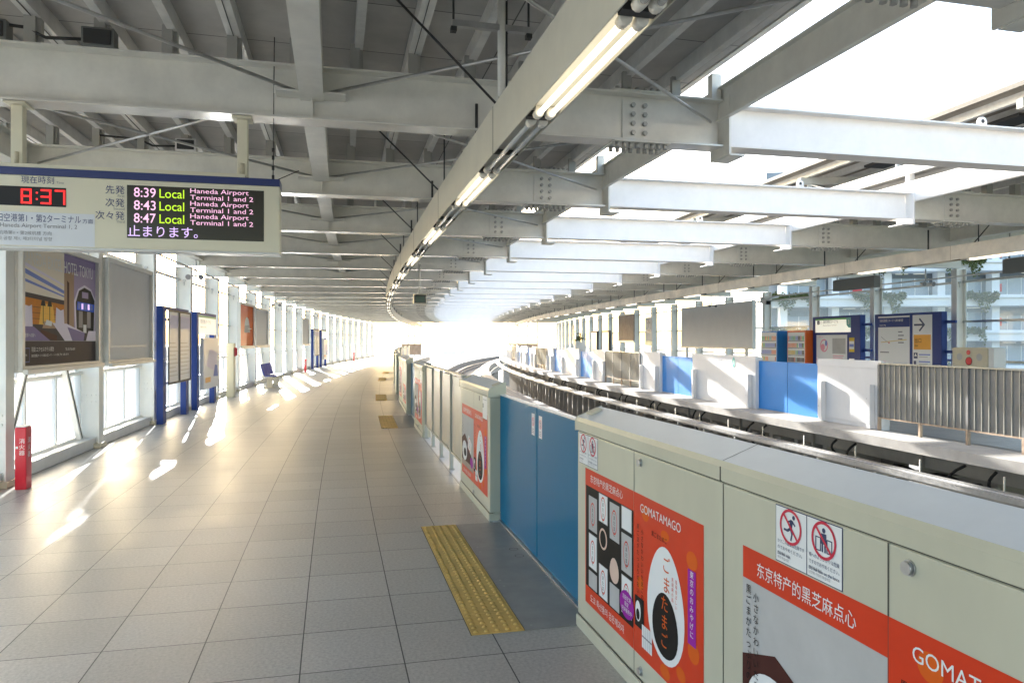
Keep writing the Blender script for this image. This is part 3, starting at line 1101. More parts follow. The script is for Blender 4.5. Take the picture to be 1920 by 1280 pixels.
def cabinet(name, label, s0, s1, seams=(), full=(), posters=(), stickers=(), knobs=(), group=None, fine=True, far=False, handle=None, extra=()):
    """s0 near end, s1 far end; local x = 0 at s0."""
    L = s1 - s0
    sm = (s0 + s1) / 2
    root = thing(name, label, "platform gate cabinet", sm, 0.0 if not far else -8.06, 0.0, group)
    h = L / 2
    f, bk = (0.0, -CAB_D) if not far else (-0.18, 0.0)
    body = "cabinet" if not far else "cabinet_back"
    b = MB()
    b.box(-h, h, min(bk, f), max(bk, f), 0.075, 1.092, body)
    o = b.build("body", root, bevel=0.006)
    b = MB()
    if not far:
        b.box(-h - 0.004, h + 0.004, bk - 0.004, f + 0.010, 0.0, 0.068, body)
    else:
        b.box(-h, h, -0.17, -0.01, 0.0, 0.075, body)
    b.build("plinth", root, bevel=0.006)
    b = MB()
    n = len(b.v)
    prof = [(f + 0.012, 1.100), (f + 0.012, CAP_F - 0.022), (f + 0.002, CAP_F), (bk - 0.012, CAP_B), (bk - 0.012, 1.100)] if not far else \
        [(f, 1.092), (f, 1.185), (0.004, 1.235), (0.004, 1.092)]
    for x in (-h - 0.003, h + 0.003):
        for y, z in prof:
            b.v.append((x, y, z))
    k = len(prof)
    for i in range(k):
        j = (i + 1) % k
        b.face((i, j, k + j, k + i), "cabinet_cap" if (not far and i == 2) else body)
    b.face(tuple(range(k)), body); b.face(tuple(range(2 * k - 1, k - 1, -1)), body)
    if not far:
        b.box(-h + 0.004, h - 0.004, bk + 0.02, f - 0.003, 1.092, 1.100, "seam")
    b.build("cap", root, bevel=0.005)
    if far:
        for x in (-h + 0.22, h - 0.22):
            b = MB()
            b.box(x - 0.055, x + 0.055, 0.005, 0.10, 0.01, 0.80, body)
            b.box(x - 0.05, x + 0.05, 0.10, 0.108, 0.1, 0.78, body)
            for z in (0.3, 0.55):
                b.cyl((x + 0.03, 0.108, z), (x + 0.03, 0.112, z), 0.008, "dark_metal", 6)
            b.build("housing", root, bevel=0.004)
        return root
    pl = plane_l(0.0, s0 - sm, 0.0)              # art coordinate a = -(s - s0)
    A = lambda s: -(s - s0)
    if seams or full:
        b = MB()
        for s in seams:
            b.rect(pl, A(s) - 0.003, A(s) + 0.003, 0.075, 1.092, "seam", 0.0008)
        b.rect(pl, A(s1) + 0.01, A(s0) - 0.01, 0.0685, 0.0745, "seam", 0.0008)
        b.build("panel_joint", root)
        b = MB()
        for s in full:
            x = s - sm
            b.box(x - 0.003, x + 0.003, f + 0.005, f + 0.0135, 1.1005, CAP_F - 0.02, "seam")
            b.poly([(x - 0.002, f + 0.002, CAP_F + 0.001), (x + 0.002, f + 0.002, CAP_F + 0.001), (x + 0.002, bk - 0.01, CAP_B + 0.001), (x - 0.002, bk - 0.01, CAP_B + 0.001)], "seam")
            b.rect(pl, A(s) - 0.003, A(s) + 0.003, 0.075, 1.092, "seam", 0.0009)
        if full:
            b.build("cap_joint", root)
    for (sa, sb, z0, z1, left, right) in posters:      # sa far edge, sb near edge
        for (x0, x1, fn) in ((A(sa), A((sa + sb) / 2) - 0.001, left), (A((sa + sb) / 2) + 0.001, A(sb), right)):
            if fn:
                b = MB()
                fn(b, pl, x0, x1, z0, z1, fine)
                b.build("poster", root)
    for (sa, sb, z0, z1) in stickers:
        b = MB()
        a0, a1 = A(sa), A(sb)
        wd = (a1 - a0) / 2 - 0.004
        no_sign(b, pl, a0 + wd / 2 + 0.002, z0, wd, z1 - z0, 0, fine)
        no_sign(b, pl, a1 - wd / 2 - 0.002, z0, wd, z1 - z0, 1, fine)
        b.build("safety_sticker", root)
    for (s, z) in knobs:
        b = MB()
        x = s - sm
        b.cyl((x, 0.0, z), (x, 0.004, z), 0.020, "galv", 18)
        b.cyl((x, 0.004, z), (x, 0.014, z), 0.0165, "galv", 18)
        b.build("lock", root)
    for fn in extra:
        fn(root, pl, A)
    # end face: bolts and foot
    b = MB()
    for sg in (-1, 1):
        for z in (0.25, 0.55, 0.85):
            b.cyl((sg * h, bk + 0.03, z), (sg * (h + 0.003), bk + 0.03, z), 0.006, "bolt", 6)
        b.box(min(sg * h, sg * (h + 0.012)), max(sg * h, sg * (h + 0.012)), bk + 0.01, f - 0.03, 0.072, 0.082, body)
    b.build("end_fixings", root)
    b = MB()
    sg = -1
    for sg in (-1, 1):
        zt = lambda y: CAP_F + (CAP_B - CAP_F) * (-y) / CAB_D + 0.001
        x0, x1 = sorted((sg * (h - 0.03), sg * (h - 0.12)))
        b.poly([(x0, -0.04, zt(-0.04) + 0.01), (x1, -0.04, zt(-0.04) + 0.01), (x1, -0.10, zt(-0.10) + 0.01), (x0, -0.10, zt(-0.10) + 0.01)], "beige")
        for (p, q) in (((x0, -0.04), (x1, -0.04)), ((x1, -0.04), (x1, -0.10)), ((x1, -0.10), (x0, -0.10)), ((x0, -0.10), (x0, -0.04))):
            b.poly([(p[0], p[1], zt(p[1])), (q[0], q[1], zt(q[1])), (q[0], q[1], zt(q[1]) + 0.01), (p[0], p[1], zt(p[1]) + 0.01)], "beige")
    b.build("indicator_lamp", root)
    return root


def side_frame(root, pl, A):
    b = MB()
    a0 = A(1.17)
    for q in ((0, 0.006, 0.86, 1.06), (0.2, 0.206, 0.86, 1.06), (0, 0.206, 1.054, 1.06), (0, 0.206, 0.86, 0.866)):
        b.rect(pl, a0 + q[0], a0 + q[1], q[2], q[3], "seam", 0.001)
    b.build("access_hatch", root)


def info_card(s, z):
    def fn(root, pl, A):
        b = MB()
        a = A(s)
        b.rect(pl, a - 0.11, a + 0.11, z - 0.12, z + 0.09, "cabinet_cap", 0.002)
        b.rect(pl, a - 0.11, a + 0.11, z - 0.12, z - 0.115, "seam", 0.003)
        b.rect(pl, a - 0.09, a + 0.09, z + 0.055, z + 0.06, "grey_ink", 0.003)
        b.rect(pl, a - 0.10, a - 0.07, z - 0.02, z + 0.02, "black_ad", 0.003)
        b.build("notice_card", root)
        b = MB()
        b.rect(pl, a - 0.30, a - 0.265, z + 0.03, z + 0.075, "black_ad", 0.002)
        b.build("reader", root)
    return fn


PER = 15.95
gc = "cabinets along the near platform edge"
cabinet("gate_cabinet", "cream gate cabinet beside the camera, with two red confectionery posters", 0.14, 3.95,
        seams=(3.16, 1.57, 0.8), full=(2.37,),
        posters=((3.82, 2.51, 0.182, 0.908, box_half, egg_half), (2.24, 0.90, 0.182, 0.908, plate_half, egg_half)),
        stickers=((3.92, 3.63, 0.925, 1.085), (2.05, 1.74, 0.915, 1.085)), knobs=((3.09, 1.05), (3.085, 0.115), (1.50, 1.05), (1.5, 0.115)), group=gc, extra=(side_frame,))
cabinet("gate_cabinet", "cream gate cabinet with one red egg poster, just beyond the large blue gate", 6.40, 8.03,
        posters=((7.92, 6.50, 0.19, 0.925, plate_half, egg_half),), knobs=((7.2, 0.105),), group=gc, extra=(info_card(6.62, 1.0),), seams=(7.2,))
cabinet("gate_cabinet", "narrow cream cabinet with a faded red poster at the steel panel fence's far end", 12.2, 13.86,
        posters=((13.75, 12.35, 0.19, 0.925, plate_half, egg_half),), knobs=((13.0, 0.105),), group=gc, fine=False, extra=(info_card(12.5, 1.0),), seams=(13.0,))
cabinet("gate_cabinet", "tall pale cream cabinet with card readers beyond the second blue gate", 16.16, 19.92,
        posters=((19.6, 18.4, 0.19, 0.925, box_half, egg_half), (17.6, 16.4, 0.19, 0.6, plate_half, egg_half)), knobs=((17.9, 1.05), (17.9, 0.105)), group=gc, fine=False, seams=(17.0, 18.0, 19.0), extra=(info_card(16.9, 1.0), info_card(18.4, 1.0)))
cabinet("gate_cabinet", "small cream cabinet just beyond the tall pale cabinet", 22.32, 23.95, seams=(23.0,), group=gc, fine=False)
k = 0
for (a, c) in ((28.1, 29.75), (32.05, 35.85), (38.2, 39.9), (44.0, 45.7), (48.0, 51.8), (54.1, 55.8)):
    cabinet("gate_cabinet", "white cabinet far down the curved near platform edge, %s of the distant ones" % ORD[k], a, c, group=gc, fine=False, seams=((a + c) / 2,))
    k += 1


def gate(label, s0, s1, group, fine=True, far=False):
    sm = (s0 + s1) / 2
    h = (s1 - s0) / 2
    root = thing("platform_gate", label, "platform gate", sm, -8.06 if far else 0.0, 0.0, group)
    y0, y1 = (-0.135, -0.095) if not far else (-0.12, -0.08)
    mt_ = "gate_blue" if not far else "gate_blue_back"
    for sg in (-1, 1):
        x0, x1 = (-h - 0.03, -0.008) if sg < 0 else (0.008, h + 0.03)
        b = MB(); b.box(x0, x1, y0, y1, 0.02, 1.112, mt_); lf = b.build("door_leaf", root, bevel=0.004)
        b = MB(); b.box(x0, x1, y0 - 0.002, y1 + 0.002, 1.113, 1.123, "cabinet_cap" if not far else mt_); b.build("trim", lf)
        if not far:
            pl = plane_l(y1, 0, 0)
            b = MB()
            a = 0.10 * (-1 if sg > 0 else 1)
            b.rect(pl, a - 0.042, a + 0.042, 0.90, 1.06, "white_ad", 0.0012)
            b.ring(pl, a, 1.0, 0.032, 0.026, "red_ink", 0.002, 20)
            b.line(pl, (a - 0.02, 1.022), (a + 0.02, 0.978), 0.005, "red_ink", 0.0024)
            b.rect(pl, a - 0.006, a + 0.006, 0.982, 1.018, "navy_ink", 0.0018)
            for n in range(3):
                b.rect(pl, a - 0.03, a + 0.026, 0.945 - n * 0.013, 0.949 - n * 0.013, "grey_ink", 0.002)
            b.build("safety_sticker", lf)
    b = MB(); b.box(-0.008, 0.008, y0 + 0.008, y1 - 0.008, 0.02, 1.11, "dark_metal"); b.build("rubber_edge", root)
    b = MB(); b.box(-h, h, y0 - 0.04, y1 + 0.02, 0.0041, 0.018, "galv"); b.build("sill_rail", root)
    return root


gg = "blue gates along the near platform edge"
gate("large glossy blue double gate beside the cream two-poster cabinet", 3.97, 6.38, gg)
gate("blue gate seen edge-on just before the tall pale cabinet", 13.88, 16.14, gg)
gate("blue gate hidden behind the tall pale cabinet further along", 19.95, 22.3, gg)
for k, (a, c) in enumerate(((29.78, 32.02), (35.9, 38.15), (45.75, 47.95), (51.85, 54.05))):
    gate("blue gate far down the curved near platform edge, %s of the distant ones" % ORD[k], a, c, gg)


def panel_fence(label, s0, s1, n):
    sm, h = (s0 + s1) / 2, (s1 - s0) / 2
    root = thing("panel_fence", label, "fence", sm, -0.03, 0.0, "steel panel fences on the near platform edge")
    st = (s1 - s0) / n
    for i in range(n + 1):
        x = -h + st * i
        b = MB(); b.box(x - 0.024, x + 0.024, -0.045, 0.0, 0.004, 1.19, "stainless"); b.box(x - 0.05, x + 0.05, -0.06, 0.012, 0.004, 0.010, "stainless")
        b.build("post", root, bevel=0.003)
    for i in range(n):
        x = -h + st * i
        b = MB(); b.box(x + 0.026, x + st - 0.026, -0.032, -0.022, 0.24, 1.165, "stainless"); b.build("panel", root)
    b = MB(); b.box(-h, h, -0.055, 0.006, 1.191, 1.215, "stainless"); b.build("handrail", root, bevel=0.004)
    b = MB(); b.box(-h, h, -0.04, -0.006, 0.215, 0.239, "stainless"); b.build("rail", root)
    return root


panel_fence("brushed steel panel fence on posts between two poster cabinets", 8.10, 12.10, 4)
panel_fence("steel panel fence glimpsed edge-on behind the tall pale cabinet", 24.0, 28.05, 4)
panel_fence("steel panel fence far around the curve, barely visible", 40.0, 43.9, 4)


def tactile(label, s0, s1, kind, grp):
    root = bpy.data.objects.new("tactile_strip", None)
    COL.objects.link(root)
    sm = (s0 + s1) / 2
    root.matrix_world = frame(sm, 0.465, 0.0)
    tag(root, label, "tactile paving", grp)
    h = (s1 - s0) / 2
    b = MB()
    n = 8
    for i in range(n):
        x0 = -h + 2 * h * i / n
        b.box(x0 + 0.001, x0 + 2 * h / n - 0.001, -0.148, 0.148, 0.0045, 0.009, "tactile")
    b.box(-h, h, -0.152, -0.1485, 0.0045, 0.0075, "seam"); b.box(-h, h, 0.1485, 0.152, 0.0045, 0.0075, "seam")
    base = b.build("base_tile", root)
    b = MB()
    if kind:
        m_ = int(round(2 * h / 0.06))
        for i in range(m_):
            for j in range(5):
                b.dome((-h + 0.03 + 0.06 * i, -0.12 + 0.06 * j, 0.009), 0.016, 0.008, "tactile", 8)
        b.build("dots", root)
    else:
        for j in range(5):
            y = -0.12 + 0.06 * j
            b.box(-h + 0.01, h - 0.01, y - 0.012, y + 0.012, 0.009, 0.014, "tactile")
        b.build("bars", root)
    b = MB()
    n = 3
    for i in range(n):
        x0 = -h + 2 * h * i / n
        b.box(x0 + 0.0015, x0 + 2 * h / n - 0.0015, -0.555, -0.155, 0.0045, 0.0085, "mat_grey")
    tp = b.build("step_plate", root)
    b = MB()
    for i in range(n):
        for dx in (0.06, 2 * h / n - 0.06):
            for y in (-0.52, -0.20):
                b.cyl((-h + 2 * h * i / n + dx, y, 0.0085), (-h + 2 * h * i / n + dx, y, 0.0092), 0.008, "bolt", 8)
    for x in (0.35, 0.17):
        b.ring((Vector((x, -0.46, 0.0088)), X, Y), 0, 0, 0.035, 0.031, "seam", 0.0005, 20)
    b.build("screws", tp)
    return root


gt = "tactile strips in front of the gates"
tactile("ochre dotted tactile strip with grey step plate at the foot of the large blue gate", 3.93, 6.33, 1, gt)
tactile("yellow striped tactile strip beside the steel panel fence, second one away", 13.6, 15.85, 0, gt)
tactile("yellow striped tactile strip, third one away, by the tall pale cabinet", 19.9, 22.1, 0, gt)
tactile("pale sunlit tactile strip, fourth one away along the platform", 29.7, 32.0, 0, gt)
tactile("pale sunlit tactile strip, fifth one away along the platform", 35.9, 38.1, 0, gt)

# ================================================================== FAR PLATFORM GATES
gf = "white backs of gate cabinets on the far platform"
gb = "blue gates on the far platform"
far_layout = []
for n in range(-1, 4):
    o = PER * n if n else 0.0
    far_layout.append((11.45 + o, 13.30 + o, 'c')); far_layout.append((13.32 + o, 15.78 + o, 'g')); far_layout.append((15.8 + o, 19.2 + o, 'c'))
    far_layout.append((19.22 + o, 21.68 + o, 'g')); far_layout.append((21.7 + o, 23.45 + o, 'c'))
    far_layout.append((23.5 + o, 27.35 + o, 'f'))
far_layout = [q for q in far_layout if q[0] > 7.0 and q[1] < 68]
far_layout = [(7.55, 11.40, 'f')] + [q for q in far_layout if q[0] > 11]


def slat_fence(label, s0, s1):
    sm, h = (s0 + s1) / 2, (s1 - s0) / 2
    root = thing("slat_fence", label, "fence", sm, -8.02, 0.0, "slatted steel fences on the far platform")
    n = 4
    for i in range(n + 1):
        x = -h + 2 * h * i / n
        b = MB(); b.box(x - 0.022, x + 0.022, -0.05, 0.0, 0.004, 0.24, "rust_post"); b.box(x - 0.022, x + 0.022, -0.05, 0.0, 0.24, 1.17, "slat_steel")
        for z in (0.27, 0.72, 1.1):
            b.cyl((x, -0.05, z), (x, -0.06, z), 0.03, "galv", 8)
        b.build("post", root)
    b = MB(); b.box(-h, h, -0.055, 0.01, 1.175, 1.20, "stainless"); b.build("handrail", root)
    b = MB(); b.box(-h, h, -0.04, -0.006, 0.215, 0.239, "rust_post"); b.build("rail", root)
    b = MB()
    m_ = int(2 * h / 0.128)
    for i in range(m_):
        x = -h + 2 * h * (i + 0.5) / m_
        b.box(x - 0.058, x + 0.054, -0.026, -0.022, 0.24, 1.172, "slat_steel")
        b.box(x + 0.054, x + 0.068, -0.045, -0.008, 0.24, 1.172, "stainless")
    b.build("slats", root)
    return root


ci = gi = fi = 0
for (a, c, t_) in far_layout:
    if t_ == 'c':
        cb = cabinet("gate_cabinet", "white back of a gate cabinet on the far platform, %s away from the camera" % ORD[ci], a, c, group=gf, far=True)
        if ci == 1:
            b = MB()
            pl = plane_l(0.0, 0.0, 0.0)
            b.rect(pl, -0.35, 0.75, 0.98, 1.14, "sign_pale", 0.0065)
            b.text(pl, "羽田空港第３ターミナル", -0.20, 1.07, 0.055, "grey_ink", 0.008, maxw=0.72)
            b.text(pl, "Haneda Airport Terminal 3", -0.20, 1.01, 0.035, "grey_ink", 0.008, maxw=0.72)
            b.oval(pl, 0.66, 1.06, 0.07, 0.13, "teal_ink", 0.008, 20)
            b.text(pl, "3", 0.66, 1.02, 0.12, "white_ad", 0.009, align='c')
            b.build("station_plate", cb)
        ci += 1
    elif t_ == 'g':
        gate("blue double gate on the far platform, %s away from the camera" % ORD[gi], a, c, gb, far=True); gi += 1
    else:
        slat_fence("slatted steel fence on the far platform, %s away from the camera" % ORD[fi], a, c); fi += 1

# ================================================================== LEFT WALL
def wall_column(name_label, s, r, side, group):
    """H column, flanges tangent to the line; side=+1 near wall (web runs outwards)"""
    root = thing("wall_column", name_label, "column", s, r, 0.0, group)
    g = side
    D = 0.32 if side > 0 else 0.25
    fw = 0.105 if side > 0 else 0.085
    b = MB()
    b.box(-fw, fw, min(0, 0.018 * g), max(0, 0.018 * g), 0.004, 3.30, "column_white")
    b.box(-fw, fw, min(D * g, (D + 0.018) * g), max(D * g, (D + 0.018) * g), 0.004, 3.30, "column_white")
    b.box(-0.009, 0.009, min(0.018 * g, D * g), max(0.018 * g, D * g), 0.004, 3.30, "column_white")
    b.build("shaft", root)
    b = MB()
    x = -0.016
    b.box(x, -0.0095, min(0.04 * g, (D - 0.01) * g), max(0.04 * g, (D - 0.01) * g), 0.62, 0.84, "column_white")
    for z in (0.68, 0.78):
        for i in range(4):
            bolts(b, [(x, (0.25 * D + 0.2 * D * i) * g, z)], "column_white", r=0.018, h=0.018)
    for z in [0.30 + 0.09 * i for i in range(9)]:
        b.cyl((-0.07, D * g, z), (-0.07, (D - 0.028) * g, z), 0.016, "column_white", 6)
        b.cyl((-0.07, 0.018 * g, z), (-0.07, 0.03 * g, z), 0.014, "column_white", 6)
    b.build("splice_bolts", root)
    b = MB()
    b.box(-0.14, 0.14, min(-0.03 * g, (D + 0.06) * g), max(-0.03 * g, (D + 0.06) * g), 0.0041, 0.075, "beige")
    b.build("base_plinth", root, bevel=0.01)
    b = MB()
    b.cyl((-0.0095, 0.5 * D * g, 2.98), (-0.05, 0.5 * D * g, 2.98), 0.028, "galv", 10)
    b.cyl((-0.04, 0.5 * D * g, 2.98), (-0.04, 0.5 * D * g, 2.86), 0.008, "galv", 6)
    b.build("hook", root)
    return root


gw = "white steel columns of the near wall"
c0 = wall_column("white steel wall column beside the red extinguisher box and the hotel poster", BEAM0 + BAY, R_WALL, 1, gw)
for k in range(2, NB):
    dup(c0, BEAM0 + BAY * k, R_WALL, 0.0, "white steel column of the near wall, %s along from the hotel poster" % ORD[k - 1])
dup(c0, BEAM0, R_WALL, 0.0, "white steel column of the near wall, level with the departure sign")
dup(c0, BEAM0 - BAY, R_WALL, 0.0, "white steel column of the near wall, abreast of the camera")
gw2 = "pale steel columns of the far wall"
c1 = wall_column("pale steel column of the far wall, first away from the camera", BEAM0 + BAY * 2, F_WALL, -1, gw2)
for k in range(3, NB):
    dup(c1, BEAM0 + BAY * k, F_WALL, 0.0, "pale steel column of the far wall, %s away from the camera" % ORD[k - 2])


def wall_bay(label, s, r, side, group, brace):
    root = thing("window_wall", label, "window wall", s, r, 0.0, group)
    g = side
    h = BAY / 2 - 0.012
    y = 0.26 * g
    q = lambda a, c: (min(a, c), max(a, c))
    b = MB(); b.box(-h, h, *q(0.06 * g, 0.5 * g), 0.0042, 0.15, "sill"); b.box(-h, h, *q(0.05 * g, 0.07 * g), 0.15, 0.162, "sill"); b.build("sill", root, bevel=0.006)
    b = MB()
    for z in (0.17, 1.12, 2.05, 3.0):
        b.box(-h, h, *q(y - 0.03 * g, y + 0.03 * g), z - 0.025, z + 0.025, "galv" if side < 0 else "column_white")
    b.build("transom", root)
    if side > 0:
        for x in (-0.5, 0.5):
            b = MB()
            b.box(x - 0.018, x + 0.018, *q(y - 0.02 * g, y + 0.02 * g), 0.197, 1.093, "column_white"); b.build("mullion", root)
    else:
        b = MB()
        for z in (1.12, 2.05, 3.0):
            b.cyl((-h + 0.16, y - 0.031 * g, z), (-h + 0.16, y - 0.06 * g, z), 0.035, "dark_metal", 8)
        b.build("fixing", root)
    for (z0, z1, m) in ((0.197, 1.093, "frosted" if side > 0 else "hazy_glass"), (1.147, 2.023, "glass" if side > 0 else "hazy_glass"), (2.077, 2.973, "glass" if side > 0 else "hazy_glass")):
        b = MB(); b.poly([(-h, y, z0), (h, y, z0), (h, y, z1), (-h, y, z1)], m); b.build("pane", root)
    if brace:
        for sg in (-1, 1):
            b = MB()
            b.bar((sg * 1.25, 0.20 * g, 0.18), (sg * 0.45, 0.20 * g, 1.55), 0.09, 0.07, "column_white", up=(0, 1, 0))
            b.bar((sg * 1.25, 0.20 * g - 0.036 * g, 0.18), (sg * 0.45, 0.20 * g - 0.036 * g, 1.55), 0.02, 0.006, "seam", up=(0, 1, 0))
            b.build("brace", root)
    return root


gwb = "window bays of the near wall"
wb0 = wall_bay("glazed wall bay behind the hotel poster, with slanting white braces under it", BEAM0 + BAY * 1.5, R_WALL, 1, gwb, True)
wb1 = wall_bay("glazed wall bay behind the blank grey board", BEAM0 + BAY * 2.5, R_WALL, 1, gwb, False)
for k in range(3, NB - 1):
    src = wb0 if k in (6, 7) else wb1
    dup(src, BEAM0 + BAY * (k + 0.5), R_WALL, 0.0, "glazed bay of the near wall, %s along the platform" % ORD[k])
dup(wb1, BEAM0 + BAY * 0.5, R_WALL, 0.0, "glazed bay of the near wall, level with the departure sign")
dup(wb1, BEAM0 - BAY * 0.5, R_WALL, 0.0, "glazed bay of the near wall, abreast of the camera")
gwf = "window bays of the far wall"
wf0 = wall_bay("tall glazed bay of the far wall, first away from the camera", BEAM0 + BAY * 2.5, F_WALL, -1, gwf, False)
dup(wf0, BEAM0 + BAY * 1.5, F_WALL, 0.0, "tall glazed bay of the far wall, behind the camera-side end of the slatted fence")
for k in range(3, NB - 1):
    dup(wf0, BEAM0 + BAY * (k + 0.5), F_WALL, 0.0, "tall glazed bay of the far wall, %s away from the camera" % ORD[k - 2])

# wall-top pipe and loudspeakers
for (r, z, lab) in ((4.35, 3.06, "thin white pipe running along the top of the near wall"), (-12.4, 3.06, "thin pipe running along the top of the far wall")):
    b = MB()
    b.sweep([(r + 0.02 * math.cos(t * math.pi / 3), z + 0.02 * math.sin(t * math.pi / 3)) for t in range(6)], 9.5, 70, "steel_bright")
    o = b.build("conduit_pipe"); tag(o, lab, "pipe")
for k, (s, r, side) in enumerate(((16.4, 4.35, 1), (28.6, 4.3, 1), (40.6, 4.3, 1), (15.0, -12.0, -1), (26.6, -12.0, -1))):
    o = thing("loudspeaker", ("pair of round horn loudspeakers under the pipe of the near wall, %s along" if side > 0 else "pair of round horn loudspeakers high on the far wall, %s away from the camera") % ORD[k if k < 3 else k - 3], "loudspeaker", s, r, 2.93, "horn loudspeakers under the pipes")
    for sg in (-1, 1):
        b = MB()
        b.cyl((-0.02, 0.12 * sg, 0), (-0.11, 0.125 * sg, -0.02), 0.03, "grey_ad", 10, r2=0.062)
        b.build("horn", o)
        b = MB(); b.cyl((-0.105, 0.125 * sg, -0.019), (-0.113, 0.125 * sg, -0.021), 0.05, "grey_ink", 10); b.build("mouth", o)
    b = MB(); b.box(-0.03, 0.03, -0.13, 0.13, -0.01, 0.03, "galv"); b.cyl((0, 0, 0.03), (0, 0, 0.35), 0.015, "galv", 6); b.build("bracket", o)

# ------------------------------------------------------------------ boards on the near wall
def board(name, label, s0, s1, z0, z1, face, group=None, r=4.78, split=None):
    root = thing(name, label, "board", s0, r, 0.0, group)
    L = s1 - s0
    b = MB()
    t_ = 0.07
    b.box(0, L, 0.0, 0.05, z0, z1, "board_frame")
    b.box(0, L, -0.055, -0.001, z0, z0 + t_, "board_frame"); b.box(0, L, -0.055, -0.001, z1 - t_, z1, "board_frame")
    b.box(0, t_, -0.055, -0.001, z0 + t_, z1 - t_, "board_frame"); b.box(L - t_, L, -0.055, -0.001, z0 + t_, z1 - t_, "board_frame")
    b.box(0.0, L, -0.11, -0.056, z0 - 0.02, z0 + 0.035, "board_frame")
    b.build("frame", root, bevel=0.004)
    pl = plane_r(-0.004, 0, 0)
    b = MB()
    face(b, pl, t_, L - t_, z0 + t_, z1 - t_)
    b.build("face", root)
    return root


def face_grey(b, pl, a0, a1, c0, c1):
    b.rect(pl, a0, a1, c0, c1, "board_grey", 0.001)
    b.rect(pl, a0, a1, c0 + (c1 - c0) * 0.14, c0 + (c1 - c0) * 0.15, "board_frame", 0.003)


